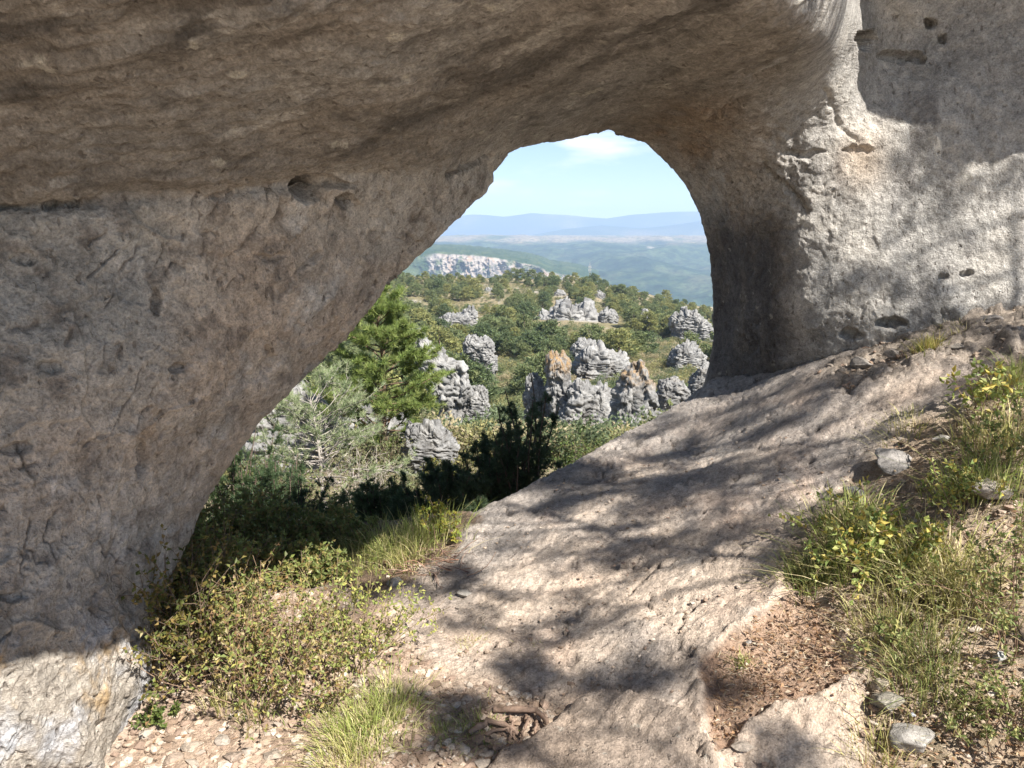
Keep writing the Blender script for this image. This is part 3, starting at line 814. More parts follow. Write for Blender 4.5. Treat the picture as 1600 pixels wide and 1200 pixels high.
# ------------------------------------------------------------------ hillside beyond the arch
def build_hillside():
    az = np.concatenate([np.linspace(-80, -24, 40)[:-1], np.linspace(-24, 20, 330), np.linspace(20, 80, 42)[1:]])
    r = [6.3]
    while r[-1] < 2400:
        r.append(r[-1] * 1.02 + 0.01)
    r = np.array(r)
    A, Rr = np.meshgrid(np.radians(az), r)
    x = (Rr * np.sin(A)).ravel(); y = (Rr * np.cos(A)).ravel()
    z = ground_z(x, y)
    d = np.hypot(x, y)
    V = np.stack([x, y, z], -1)
    V[:, 2] += 0.25 * fbm(V, 0.6, 3, .5, 2) * sstep(8, 20, d) - 0.06 * (1 - sstep(8, 10, d))
    n = len(V)
    c = mix(np.tile((0.175, 0.150, 0.085), (n, 1)), (0.24, 0.195, 0.125), sstep(-.25, .35, fbm(V, 0.05, 5, .6, 5)))
    c = mix(c, (0.12, 0.115, 0.06), sstep(.0, .4, fbm(V, 0.09, 5, .6, 6)))
    c = mix(c, (0.34, 0.31, 0.275), 0.8 * sstep(.16, .36, fbm(V, 0.16, 5, .6, 7)))
    c = mix(c, (0.33, 0.30, 0.26), .55 * sstep(20, 9, d) * sstep(-.2, .3, fbm(V, .5, 4, .6, 8)))
    c = mix(c, (0.035, 0.055, 0.025), sstep(380, 520, d))
    obj("hillside", make_mesh("hillside", V, grid_faces(len(r), len(az)), M_HILL, c), kind="structure")
build_hillside()

def build_far():
    # wooded slope across the valley, rising to a dry plateau
    az = np.radians(np.linspace(-34, 34, 330))
    r = np.concatenate([np.linspace(1500, 6200, 220), np.geomspace(6250, 8600, 40)])
    A, Rr = np.meshgrid(az, r)
    x = (Rr * np.sin(A)).ravel(); y = (Rr * np.cos(A)).ravel(); rr = Rr.ravel()
    P = np.stack([x, y, np.zeros_like(x)], -1)
    z = np.interp(rr + 500 * fbm(P, .0006, 3, .5, 2), [1500, 2400, 3000, 3800, 4600, 5200, 5800, 6600, 7600, 8600], [-330, -290, -225, -150, -98, -66, -52, -46, -42, -300])
    s = x / y
    z = z + (55 * fbm(P, .0011, 4, .5, 3) + 60 * fbm(P, .0016, 4, .5, 13, ridged=True) - 30) * sstep(1500, 2600, rr) * sstep(8000, 5000, rr) + 10 * fbm(P, .006, 4, .55, 4) - 60 * sstep(-.05, -.22, s) * sstep(2600, 5200, rr)
    V = np.stack([x, y, z], -1)
    n = len(V)
    c = mix(np.tile((0.018, 0.036, 0.016), (n, 1)), (0.060, 0.085, 0.036), sstep(-.2, .35, fbm(P, .011, 5, .65, 5)))
    c = mix(c, (0.10, 0.105, 0.055), .7 * sstep(.1, .45, fbm(P, .0035, 5, .6, 6)))
    dry = sstep(-85, -58, z + 25 * fbm(P, .003, 4, .6, 7))
    c = mix(c, mix(np.tile((0.20, 0.165, 0.105), (n, 1)), (0.07, 0.09, 0.045), sstep(-.1, .3, fbm(P * (1, .35, 1), .004, 5, .6, 8))), dry)
    c = mix(c, (0.30, 0.26, 0.20), .7 * sstep(.38, .5, fbm(P * (1, .4, 1), .006, 4, .6, 9)) * sstep(-220, -120, z))
    obj("far_plateau", make_mesh("far_plateau", V, grid_faces(len(r), len(az)), M_FAR, c), kind="structure")
    # far mountains: two ridges
    for nm, r0, prof, seed, wood in (("distant_mountains", 11500, [(560, 350), (640, 352), (700, 340), (735, 335), (790, 338), (830, 332), (900, 337), (950, 341), (985, 336), (1040, 331), (1090, 329), (1150, 332), (1300, 338), (1500, 335)], 3, (0.03, 0.05, 0.04)),
                               ("distant_foothills", 9000, [(560, 366), (640, 364), (690, 368), (760, 371), (830, 367), (880, 358), (940, 352), (1000, 356), (1060, 350), (1120, 343), (1200, 346), (1500, 350)], 5, (0.035, 0.06, 0.035))):
        pr = np.array(prof, float)
        pxs = np.linspace(-1400, 3000, 520)
        crest = np.interp(pxs, pr[:, 0], pr[:, 1])
        rows = np.linspace(-1, 1, 44)
        Vs = []
        for q in rows:
            top = at(pxs, crest, r0)
            Y = r0 + q * r0 * .16
            f = 1 - np.abs(q) ** 1.3
            X = top[:, 0] * Y / r0
            base = -420.0
            Vs.append(np.stack([X, np.full_like(X, Y), base + (top[:, 2] - base) * f], -1))
        V = np.array(Vs).reshape(-1, 3)
        V[:, 2] += 90 * fbm(V * (1, 1, 0), .00035, 5, .55, seed) * np.repeat(1 - np.abs(rows) ** 6, len(pxs)) * sstep(0, .3, np.abs(np.repeat(rows, len(pxs)))) + 18 * fbm(V * (1, 1, 0), .0012, 4, .5, seed + 1)
        c = mix(np.tile(wood, (len(V), 1)), (0.13, 0.12, 0.08), sstep(0, .4, fbm(V, .0009, 5, .6, seed + 2)))
        obj(nm, make_mesh(nm, V, grid_faces(len(rows), len(pxs)), M_FAR, c), kind="structure")
    # cliff band on the near side of that valley
    pxs = np.linspace(430, 935, 460)
    top = np.interp(pxs, [430, 600, 640, 665, 700, 740, 780, 815, 840, 860, 885, 905, 935], [386, 390, 391, 393, 394, 397, 402, 408, 414, 424, 428, 432, 446])
    foot = np.interp(pxs, [430, 600, 650, 690, 740, 800, 850, 880, 935], [418, 424, 430, 436, 438, 437, 436, 440, 449])
    rockw = np.interp(pxs, [430, 640, 668, 690, 840, 852, 862, 900, 935], [0, .0, .35, 1, 1, .5, .35, .6, 0])
    sect = [(-3.0, 0), (-1.6, 0), (-1, 0), (0, 1), (1, 2), (2, 3)]
    rows = []
    tt = np.linspace(0, 1, 150)
    P0 = at(pxs, foot + 75, 1750.0); P1 = at(pxs, foot, 2240.0); P2 = at(pxs, top, 2290.0); P3 = at(pxs, top - 8, 2900.0)
    P3[:, 2] = P2[:, 2] + 12; P4 = P3.copy(); P4[:, 1] += 500; P4[:, 2] -= 120
    for a, b, nn in ((P0, P1, 40), (P1, P2, 70), (P2, P3, 24), (P3, P4, 6)):
        for u in np.arange(nn) / nn:
            rows.append(a * (1 - u) + b * u)
    V = np.array(rows); nr = len(rows)
    face = np.zeros(nr); face[40:110] = np.sin(np.linspace(0, np.pi, 70)) ** .4
    face = face[:, None] * np.clip(rockw + .12, 0, 1)[None]
    Vf = V.reshape(-1, 3)
    ff = face.ravel()
    butt = fbm(Vf * (1, 1, .12), .020, 4, .6, 3, ridged=True)
    Vf = Vf + np.stack([0 * ff, -ff * (60 * butt + 14 * fbm(Vf, .05, 4, .6, 4)), 5 * fbm(Vf, .02, 4, .5, 6) * (1 - .5 * ff)], -1)
    Vf[:, 2] += (1 - ff) * 5 * fbm(Vf, .06, 3, .6, 8)
    rk = ff * sstep(-.35, .05, fbm(Vf * (1, 1, .6), .018, 4, .6, 5) + .35 * np.repeat(np.r_[np.zeros(40), np.linspace(-.6, 1, 70), np.zeros(nr - 110)], len(pxs)) - .2 + .35 * np.tile(rockw, nr))
    n = len(Vf)
    rc = mix(np.tile((0.28, 0.245, 0.21), (n, 1)), (0.30, 0.21, 0.15), sstep(0, .4, fbm(Vf * (1, 1, .3), .025, 4, .6, 9)))
    rc = mix(rc, (0.12, 0.115, 0.11), .9 * sstep(-.05, .35, fbm(Vf * (1, 1, .15), .04, 4, .6, 10)))
    gc = mix(np.tile((0.030, 0.055, 0.022), (n, 1)), (0.075, 0.095, 0.04), sstep(-.2, .4, fbm(Vf, .02, 4, .6, 11)))
    obj("cliff_band", make_mesh("cliff_band", Vf, grid_faces(nr, len(pxs)), M_CLIFF, mix(gc, rc, sstep(.25, .6, rk) * (1 - .85 * sstep(.08, .28, fbm(Vf * (1, 1, .4), .03, 4, .6, 15))))), kind="structure")
build_far()

# radio mast on the ridge
def tube_mesh(polys, sides=6):
    """polylines [(pts (k,3), radii (k,))] to one tube geometry"""
    VV, FF, off = [], [], 0
    for pts, rad in polys:
        pts = np.asarray(pts, float); k = len(pts)
        t = np.gradient(pts, axis=0); t /= np.linalg.norm(t, axis=1, keepdims=True) + 1e-9
        ref = np.where(np.abs(t[:, 2:3]) > .9, np.array([[1.0, 0, 0]]), np.array([[0, 0, 1.0]]))
        a = np.cross(t, ref); a /= np.linalg.norm(a, axis=1, keepdims=True) + 1e-9
        b = np.cross(t, a)
        ang = np.arange(sides) * 2 * np.pi / sides
        ring = pts[:, None] + np.asarray(rad, float)[:, None, None] * (a[:, None] * np.cos(ang)[None, :, None] + b[:, None] * np.sin(ang)[None, :, None])
        VV.append(ring.reshape(-1, 3)); FF.append(grid_faces(k, sides, True) + off)
        off += k * sides
    return np.concatenate(VV), np.concatenate(FF)

def empty(name, loc, label=None, cat=None, group=None):
    o = bpy.data.objects.new(name, None)
    o.empty_display_size = 0.2
    o.location = [float(q) for q in loc]
    col.objects.link(o)
    return tag(o, label, cat, group)

def build_mast():
    Yd = 348.0
    b = at(921, 441, Yd); t = at(921, 412, Yd)
    h = t[2] - b[2] + 2
    root = empty("radio_mast", (b[0], b[1], b[2] - 2), "thin pale lattice radio mast on the wooded ridge", "mast")
    legs = []
    for q in range(3):
        a = q * 2.094
        legs.append(([(.45 * math.cos(a), .45 * math.sin(a), 0), (.3 * math.cos(a), .3 * math.sin(a), h)], [.035, .035]))
    for z in np.arange(0, h, .8):
        for q in range(3):
            a, a2 = q * 2.094, (q + 1) * 2.094
            legs.append(([(.42 * math.cos(a), .42 * math.sin(a), z), (.42 * math.cos(a2), .42 * math.sin(a2), z + .8)], [.02, .02]))
    V, F = tube_mesh(legs, 4)
    obj("lattice", make_mesh("lattice", V, F, M_MAST, np.tile((0.35, 0.35, 0.36), (len(V), 1))), root)
    for z in (h * .72, h * .86):
        for q in (-.45, .45):
            V, F = tube_mesh([([(q, -.5, z - .5), (q, -.5, z + .5)], [.16, .16])], 8)
            obj("antenna", make_mesh("antenna", V, F, M_MAST, np.tile((0.45, 0.45, 0.45), (len(V), 1))), root)
build_mast()

# ------------------------------------------------------------------ rocks on the hillside
def rock(name, Y, levels, label, seed, thick=0.8, cat="rock", ochre=0.0, block=1.0, bury=0.35, tone=1.0, yaw=0.0):
    """levels: (py, left px, right px) down the outline; the stone is as deep as it is wide times thick"""
    lv = np.array(levels, float)
    c = at((lv[:, 1] + lv[:, 2]) / 2, lv[:, 0], Y)
    hw = (lv[:, 2] - lv[:, 1]) / 2 / FPX * np.linalg.norm(c - CAM, axis=1)
    z = c[:, 2]; cx = c[:, 0]
    H = z[0] - z[-1]
    z = np.r_[z, z[-1] - max(bury * H, 0.3)]; cx = np.r_[cx, cx[-1]]; hw = np.r_[hw, hw[-1] * 1.06]
    nz, na = 96, 140
    zz = np.linspace(z[0], z[-1], nz)
    order = np.argsort(z)
    w = np.interp(zz, z[order], hw[order]); xc = np.interp(zz, z[order], cx[order])
    W = w.max()
    dp = thick * (0.55 * w + 0.45 * np.minimum(W, w * 1.6))
    ang = np.linspace(0, 2 * np.pi, na, endpoint=False)
    ca, sa = np.cos(ang), np.sin(ang)
    ex = 0.62
    sx = np.sign(ca) * np.abs(ca) ** ex; sy = np.sign(sa) * np.abs(sa) ** ex
    Vx = xc[:, None] + w[:, None] * sx[None]
    Vy = Y + dp[:, None] * sy[None] + 0 * Vx
    Vz = zz[:, None] + 0 * Vx
    # close the top
    V = np.stack([Vx, Vy, Vz], -1)
    topn = 8
    cap = [V[0] * (1 - u) + np.array([xc[0], Y, zz[0]]) * u for u in np.linspace(1, 0, topn, endpoint=False)]
    cap = np.array(cap)
    cap[..., 2] += 0.10 * W * (1 - (np.linspace(1, 0, topn, endpoint=False)[:, None] - 1) ** 2) * .4
    V = np.concatenate([cap, V], 0)
    nrm = grid_normals(V)
    out = V - np.stack([np.r_[np.full(topn, xc[0]), xc], np.full(nz + topn, Y), V[:, :, 2].mean(1) - .2 * W], -1)[:, None]
    nrm = np.where((nrm * out).sum(-1, keepdims=True) < 0, -nrm, nrm)
    P = V.reshape(-1, 3); N = nrm.reshape(-1, 3)
    s = 1.0 / max(min(W, H), .2)
    Q = P + seed * 13.7
    wp = Q + 0.16 / s * np.stack([fbm(Q, 1.3 * s, 3, .5, k) for k in (1, 2, 3)], -1)
    f1, f2, cid = worley(wp * (1.0, 1.0, .42), 1.9 * s * block, seed)
    g1, g2, gid = worley(wp * (1.0, 1.0, 1.5) + 5, 3.4 * s * block, seed + 1)
    joint = sstep(.06, 0, f2 - f1); joint2 = sstep(.05, 0, g2 - g1)
    sl = fbm(Q * (.22, .22, 1), 2.2 * s, 3, .5, 6) * 5
    strata = sstep(.15, .45, sl - np.floor(sl)) - .5
    disp = (0.46 * (cid - .5) + 0.22 * (gid - .5) - 0.16 * joint - 0.06 * joint2 + 0.13 * strata + 0.12 * fbm(Q, 1.4 * s, 4, .55, 7) + 0.09 * fbm(Q, 7 * s, 4, .64, 8)) / s * .58
    P = P + N * disp[:, None]
    k1, k2, kid = worley(np.stack([wp[:, 0], wp[:, 1], 0 * wp[:, 2]], -1), 2.3 * s * block, seed + 2)
    zr = np.clip((P[:, 2] - z[-2]) / max(H, .1), 0, 1)
    P[:, 2] -= zr ** 3 * min(W, H) * ((.42 if H > W else .22) * kid * sstep(0, .12, k2 - k1) + .25 * sstep(.14, 0, k2 - k1)) - zr ** 3 * .20 * min(W, H)
    n = len(P)
    c = mix(np.tile((0.30, 0.295, 0.285), (n, 1)), (0.41, 0.40, 0.38), sstep(-.2, .3, fbm(Q, 1.6 * s, 5, .6, 10)))
    c = mix(c, (0.15, 0.145, 0.14), .75 * sstep(.0, .36, fbm(Q * (1, 1, .4), 2.4 * s, 5, .6, 11)))
    c = mix(c, (0.14, 0.13, 0.12), .6 * np.clip(joint + .6 * joint2, 0, 1))
    c = mix(c, (0.40, 0.33, 0.25), .25 * sstep(.2, .5, fbm(Q, 1.1 * s, 4, .6, 12)))
    if ochre:
        topm = sstep(zz[0] - ochre * H, zz[0] - .05 * H, P[:, 2] + .08 * H * fbm(Q, 4 * s, 3, .6, 13))
        c = mix(c, (0.40, 0.24, 0.09), .75 * topm * sstep(-.3, .2, fbm(Q, 5 * s, 4, .6, 14)))
    c = c * tone * .72
    base = np.array([cx[-1], Y, zz[-1]])
    me = make_mesh(name, P - base, grid_faces(nz + topn, na, True), M_ROCK, c)
    return obj(name, me, label=label, cat=cat, loc=base)

ROCKS = [
    ("rock_tower", 62, [(557, 861, 883), (563, 856, 887), (585, 855, 889), (592, 857, 888), (600, 856, 890), (625, 859, 897), (650, 862, 905), (690, 858, 915), (720, 858, 915)], "tall narrow limestone pillar with a rusty orange crown", dict(thick=.9, ochre=.22, block=1.0, seed=1)),
    ("rock_outcrop", 61, [(600, 899, 940), (606, 893, 945), (622, 886, 951), (640, 880, 957), (665, 872, 960), (690, 866, 962), (725, 862, 950)], "broad pale limestone shoulder joined to the foot of the orange crowned pillar", dict(thick=.8, block=1.1, seed=2)),
    ("rock_tower", 64, [(587, 826, 840), (594, 822, 845), (610, 821, 851), (622, 818, 853), (640, 822, 860), (665, 822, 864), (700, 822, 866)], "short tapering grey pillar on the near side of the orange crowned one", dict(thick=.9, block=1.2, seed=3)),
    ("rock_tower", 46, [(569, 990, 1001), (576, 983, 1006), (588, 975, 1014), (603, 970, 1020), (612, 962, 1023), (632, 961, 1025), (644, 962, 1027), (648, 960, 1034), (660, 957, 1037), (690, 960, 1030), (720, 960, 1030)], "stubby knobbed limestone tower with an ochre peak and wide foot", dict(thick=.85, ochre=.3, block=1.15, seed=4)),
    ("boulder", 105, [(541, 922, 946), (548, 908, 960), (560, 900, 974), (575, 896, 979), (592, 898, 978), (606, 908, 972), (615, 915, 965)], "massive rounded grey boulder behind the ochre peaked tower", dict(thick=.8, seed=5, block=.9)),
    ("rock_outcrop", 210, [(480, 888, 922), (484, 874, 928), (492, 856, 937), (502, 843, 940), (512, 838, 945), (521, 872, 946), (530, 900, 942)], "long slanting grey crag on the middle of the scrubby hillside", dict(thick=.6, seed=6, block=1.0)),
    ("boulder", 205, [(484, 944, 956), (489, 939, 964), (500, 938, 966), (512, 942, 966), (528, 940, 962)], "knobby double boulder at the right end of the slanting crag", dict(thick=.9, seed=7)),
    ("boulder", 208, [(474, 911, 917), (479, 910, 919), (486, 909, 920)], "small upright stone sticking up on top of the slanting crag", dict(thick=.9, seed=8)),
    ("rock_outcrop", 190, [(483, 731, 740), (489, 722, 742), (494, 700, 743), (500, 684, 744), (506, 682, 746)], "low flat grey ledge with one raised knob on the upper hillside", dict(thick=.6, seed=9)),
    ("rock_outcrop", 98, [(528, 730, 758), (536, 726, 768), (550, 728, 772), (562, 738, 775), (580, 748, 774), (588, 748, 774)], "steep fissured grey crag standing in the trees above the white cliff", dict(thick=.7, seed=10, block=1.2)),
    ("rock_wall", 48, [(517, 646, 655), (534, 645, 664), (540, 645, 678), (548, 647, 690), (566, 650, 700), (570, 655, 724), (590, 662, 731), (615, 676, 733), (640, 690, 722), (662, 690, 716), (690, 690, 716)], "high white limestone cliff with a finger of rock at its top beside the green pine", dict(thick=.55, seed=11, block=1.0, tone=1.1)),
    ("boulder", 49, [(604, 741, 754), (612, 734, 759), (628, 727, 763), (646, 723, 766), (660, 722, 764)], "upright grey block leaning at the foot of the white cliff", dict(thick=.8, seed=12)),
    ("boulder", 21, [(666, 646, 684), (672, 640, 694), (684, 640, 704), (688, 632, 712), (700, 629, 718), (716, 628, 712), (730, 630, 706)], "stacked pale ledges of a boulder behind the dark juniper", dict(thick=.8, seed=13, block=1.3)),
    ("boulder", 110, [(540, 1062, 1086), (546, 1052, 1094), (558, 1046, 1102), (570, 1044, 1104), (578, 1046, 1104)], "rounded ribbed boulder low on the right of the hillside by the pillar", dict(thick=.8, seed=14)),
    ("rock_outcrop", 180, [(485, 1066, 1082), (490, 1056, 1090), (500, 1049, 1100), (512, 1052, 1106), (520, 1056, 1108)], "pale knobbed crag on the skyline of the wooded slope beside the pillar", dict(thick=.7, seed=15, block=1.3)),
    ("boulder", 55, [(590, 1040, 1056), (598, 1032, 1066), (615, 1028, 1074), (640, 1029, 1072), (668, 1030, 1070)], "smooth dark grey boulder peeping over the edge of the slab", dict(thick=.8, seed=16, tone=.85)),
    ("boulder", 58, [(577, 1092, 1104), (585, 1084, 1112), (600, 1078, 1120), (630, 1075, 1125)], "grey boulder half hidden behind the foot of the right pillar", dict(thick=.8, seed=17, tone=.9)),
    ("boulder", 30, [(688, 870, 898), (698, 862, 908), (712, 860, 912), (735, 858, 912)], "pale low rock below the orange crowned pillar, behind the juniper tip", dict(thick=.8, seed=18)),
    ("boulder", 120, [(584, 785, 794), (590, 782, 798), (600, 782, 798), (606, 783, 798)], "small lone grey stone in the scrub in front of the fissured crag", dict(thick=.8, seed=19)),
    ("boulder", 290, [(456, 931, 940), (460, 929, 944), (468, 928, 944), (472, 929, 943)], "round stone near the top of the ridge below the mast", dict(thick=.8, seed=20)),
    ("boulder", 285, [(455, 870, 879), (459, 866, 885), (464, 866, 886), (468, 868, 886)], "low flat stone on the upper ridge among the pines", dict(thick=.8, seed=21)),
    ("boulder", 230, [(471, 876, 884), (476, 868, 890), (484, 868, 890)], "rough stone just above the slanting crag", dict(thick=.8, seed=22)),
    ("boulder", 240, [(483, 1003, 1011), (487, 1001, 1014), (494, 1001, 1014)], "round pale stone alone on the wooded slope above the pines", dict(thick=.8, seed=23)),
    ("boulder", 300, [(450, 760, 767), (454, 757, 770), (459, 757, 770)], "little pale stone among the trees at the ridge top", dict(thick=.8, seed=24)),
    ("rock_wall", 24, [(606, 420, 455), (622, 404, 490), (650, 395, 520), (690, 390, 540), (740, 390, 545), (800, 395, 540)], "pinkish white rock face behind the sparse grey pine", dict(thick=.45, seed=25, block=1.4, tone=1.15)),
    ("rock_outcrop", 27, [(640, 520, 560), (650, 505, 600), (680, 500, 640), (715, 500, 650), (740, 500, 650)], "low pale outcrop under the branches of the green pine", dict(thick=.5, seed=26, block=1.3)),
    ("boulder", 100, [(552, 790 - 60, 748), (557, 712, 742), (566, 706, 742), (572, 706, 742)], "mossy grey ledge beside the fissured crag", dict(thick=.7, seed=27)),
    ("boulder", 125, [(535, 905, 925), (540, 895, 940), (550, 892, 950), (558, 892, 950)], "flat topped rock behind the massive rounded boulder", dict(thick=.7, seed=28)),
]
for nm, Yd, lv, lab, kw in ROCKS:
    rock(nm, Yd, lv, lab, **kw)

# ------------------------------------------------------------------ foliage builders
def rand_unit(n, r=rng):
    v = r.normal(size=(n, 3))
    return v / np.linalg.norm(v, axis=1, keepdims=True)

def unit(v):
    return v / (np.linalg.norm(v, axis=-1, keepdims=True) + 1e-9)

def leaves(P, D, length, width, colors, r=rng, fold=0.25, jitter=.35):
    """one folded four-cornered leaf at each point, pointing along D"""
    n = len(P)
    length = length * r.uniform(.65, 1.25, (n, 1)); width = width * r.uniform(.7, 1.2, (n, 1))
    D = unit(D + jitter * r.normal(size=(n, 3)))
    S = unit(np.cross(D, rand_unit(n, r)))
    U = np.cross(S, D)
    a = P; m = P + D * length * .5
    l = m + S * width * .5 + U * width * fold; q = m - S * width * .5 + U * width * fold
    b = P + D * length - U * length * .12
    V = np.stack([a, l, b, q], 1).reshape(-1, 3)
    i = np.arange(n)[:, None] * 4
    F = np.concatenate([i + (0, 1, 2), i + (0, 2, 3)])
    colors = np.asarray(colors, float)
    c = colors[r.integers(0, len(colors), n)] * r.uniform(.75, 1.25, (n, 1))
    return V, F, np.repeat(c, 4, 0)

def tufts(P, D, k, length, width, colors, r=rng, spread=.9):
    """k needles fanning from each point"""
    n = len(P)
    PP = np.repeat(P, k, 0)
    DD = unit(np.repeat(D, k, 0) + spread * r.normal(size=(n * k, 3)))
    Ln = length * r.uniform(.6, 1.2, (n * k, 1))
    S = unit(np.cross(DD, rand_unit(n * k, r))) * width * .5
    V = np.stack([PP + S, PP + DD * Ln, PP - S], 1).reshape(-1, 3)
    F = np.arange(n * k * 3).reshape(-1, 3)
    colors = np.asarray(colors, float)
    c = colors[r.integers(0, len(colors), n)] * r.uniform(.7, 1.3, (n, 1))
    return V, F, np.repeat(c, k * 3, 0)

def branch(p0, d, L, r0, r, k=6, wander=.25, lift=0.0, taper=.35):
    pts = [np.asarray(p0, float)]
    d = np.asarray(d, float) / np.linalg.norm(d)
    for _ in range(k - 1):
        d = d + wander * r.normal(size=3) * .6 + (0, 0, lift)
        d /= np.linalg.norm(d)
        pts.append(pts[-1] + d * L / (k - 1))
    return np.array(pts), np.linspace(r0, r0 * taper, k)

def along_branch(b, t):
    pts = b[0]
    x = np.clip(t, 0, 1) * (len(pts) - 1)
    i = np.minimum(x.astype(int), len(pts) - 2)
    f = (x - i)[:, None]
    return pts[i] * (1 - f) + pts[i + 1] * f, unit(pts[i + 1] - pts[i])

def plant(name, base, label, cat, wood, foliage, wood_col, leaf_mat, group=None, wood_name="stem", fol_name="foliage", sides=5, boughs=None):
    """wood: polylines, foliage: (V, F, c), all in world space; base becomes the thing's origin"""
    base = np.asarray(base, float)
    root = empty(name, base, label, cat, group)
    if wood:
        V, F = tube_mesh(wood, sides)
        rr = np.random.default_rng(len(V))
        c = np.tile(wood_col, (len(V), 1)) * (1 + .25 * fbm(V, 6, 3, .5, 3))[:, None]
        w0 = obj(wood_name, make_mesh(wood_name, V - base, F, M_BARK, c), root)
        for bg in boughs or ():
            V, F = tube_mesh(bg, sides)
            obj("branch", make_mesh("branch", V - base, F, M_BARK, np.tile(wood_col, (len(V), 1)) * (1 + .25 * fbm(V, 6, 3, .5, 3))[:, None]), w0)
    if foliage is not None:
        V, F, c = foliage
        obj(fol_name, make_mesh(fol_name, V - base, F, leaf_mat, c, smooth=False), root)
    return root

def join(parts):
    VV, FF, CC, off = [], [], [], 0
    for V, F, c in parts:
        VV.append(V); FF.append(F + off); CC.append(c); off += len(V)
    return np.concatenate(VV), np.concatenate(FF), np.concatenate(CC)

def pine(name, base, H, label, seed, crown_from=.25, spread=.38, n_br=34, k=12, needle=(.13, .010), colors=((.05, .09, .025),), dens=1.0, lean=(0, 0), trunk_r=None, wood_col=(.16, .11, .075), droop=0.0, shape=None, bare=0.0, group=None, flat=.35, axis=None, twig_n=6):
    r = np.random.default_rng(seed)
    base = np.asarray(base, float)
    tr = trunk_r or H * .022
    kk = 9
    tz = np.linspace(0, 1, kk)
    trunk = base + np.stack([lean[0] * tz ** 1.4 + .02 * H * np.cumsum(r.normal(size=kk)) * .5, lean[1] * tz ** 1.4 + .02 * H * np.cumsum(r.normal(size=kk)) * .5, tz * H], -1)
    trunk[0] = base - (0, 0, .15)
    wood = [(trunk, tr * (1 - .88 * tz))]
    tw, boughs = [], []
    P, D = [], []
    for q in range(n_br):
        t = crown_from + (1 - crown_from) * ((q + r.random()) / n_br) ** .9
        p0, _ = along_branch((trunk, None), np.array([t]))
        u = (t - crown_from) / (1 - crown_from)
        prof = (shape(u) if shape else (1.0 - .75 * u ** 1.4) * (.55 + .45 * min(1, u * 4)))
        L = H * spread * prof * r.uniform(.7, 1.15)
        a = q * 2.4 + r.normal() * .4 if axis is None else axis + math.pi * (q % 2) + r.normal() * .35
        d = np.array([math.cos(a), math.sin(a), .18 + .5 * u - droop + .12 * r.normal()])
        b = branch(p0[0], d, L, tr * .34 * (1 - .5 * u), r, 7, .22, .02)
        wood.append(b); bt = [b]; boughs.append(bt)
        ns = max(2, int(twig_n * L / (H * spread) + 2))
        for s_ in range(ns):
            tt = r.uniform(.3, 1.0)
            ps, ds = along_branch(b, np.array([tt]))
            side = np.cross(ds[0], (0, 0, 1)) * r.choice([-1, 1])
            d2 = ds[0] * .7 + side * .8 + (0, 0, .15 + .2 * r.normal())
            b2 = branch(ps[0], d2, L * r.uniform(.22, .45), tr * .11, r, 5, .25, .04)
            tw.append(b2); bt.append(b2)
            if r.random() < bare:
                continue
            m = max(3, int(9 * dens))
            pp, dd = along_branch(b2, r.uniform(.25, 1.02, m))
            P.append(pp + r.normal(size=pp.shape) * H * .008 * np.array([1, 1, flat])); D.append(dd + np.array([0, 0, .55]))
        if r.random() >= bare:
            m = max(3, int(8 * dens))
            pp, dd = along_branch(b, r.uniform(.55, 1.0, m)); P.append(pp); D.append(dd + np.array([0, 0, .5]))
    P = np.concatenate(P); D = np.concatenate(D)
    fol = tufts(P, unit(D), k, needle[0], needle[1], colors, r, .75)
    return plant(name, base, label, "tree", wood[:1], fol, wood_col, M_NEEDLE, group, "trunk", "crown", boughs=boughs)

def shrub(name, base, h, w, label, seed, n_stem=14, leaf=(.03, .017), colors=((.1, .13, .03),), per=60, twigs=5, wood_col=(.15, .11, .08), spread=.9, group=None, mat=None, lift=.02, stem_r=.006, depth=None, start=.25, cat="shrub"):
    r = np.random.default_rng(seed)
    base = np.asarray(base, float)
    depth = depth or w
    wood, P, D = [], [], []
    for q in range(n_stem):
        ox, oy = r.uniform(-.5, .5, 2) * (w * .55, depth * .55)
        p0 = np.array([base[0] + ox, base[1] + oy, 0]); p0[2] = gz(p0[0], p0[1]) - .02
        d = np.array([ox / w * 1.6 + spread * .4 * r.normal(), oy / depth * 1.2 + spread * .4 * r.normal(), 1.0])
        edge = 1 - .45 * min(1.0, abs(ox / (w * .5)))
        b = branch(p0, d, h * r.uniform(.65, 1.12) * edge, stem_r, r, 7, .22, lift)
        wood.append(b)
        for s_ in range(twigs):
            ps, ds = along_branch(b, np.array([r.uniform(start, .95)]))
            d2 = ds[0] * .5 + rand_unit(1, r)[0] * .9 + (0, 0, .25)
            b2 = branch(ps[0], d2, h * r.uniform(.15, .38), stem_r * .5, r, 5, .3, lift)
            wood.append(b2)
            pp, dd = along_branch(b2, r.uniform(.1, 1.0, max(2, per // (twigs + 1))))
            P.append(pp); D.append(dd * .5 + rand_unit(len(pp), r) * .8)
        pp, dd = along_branch(b, r.uniform(start, 1.0, max(2, per // (twigs + 1)))); P.append(pp); D.append(dd * .5 + rand_unit(len(pp), r) * .8)
    P = np.concatenate(P); D = np.concatenate(D)
    fol = leaves(P, unit(D), leaf[0], leaf[1], colors, r)
    return plant(name, base, label, cat, wood, fol, wood_col, mat or M_LEAF, group, "stem", "foliage", 4)

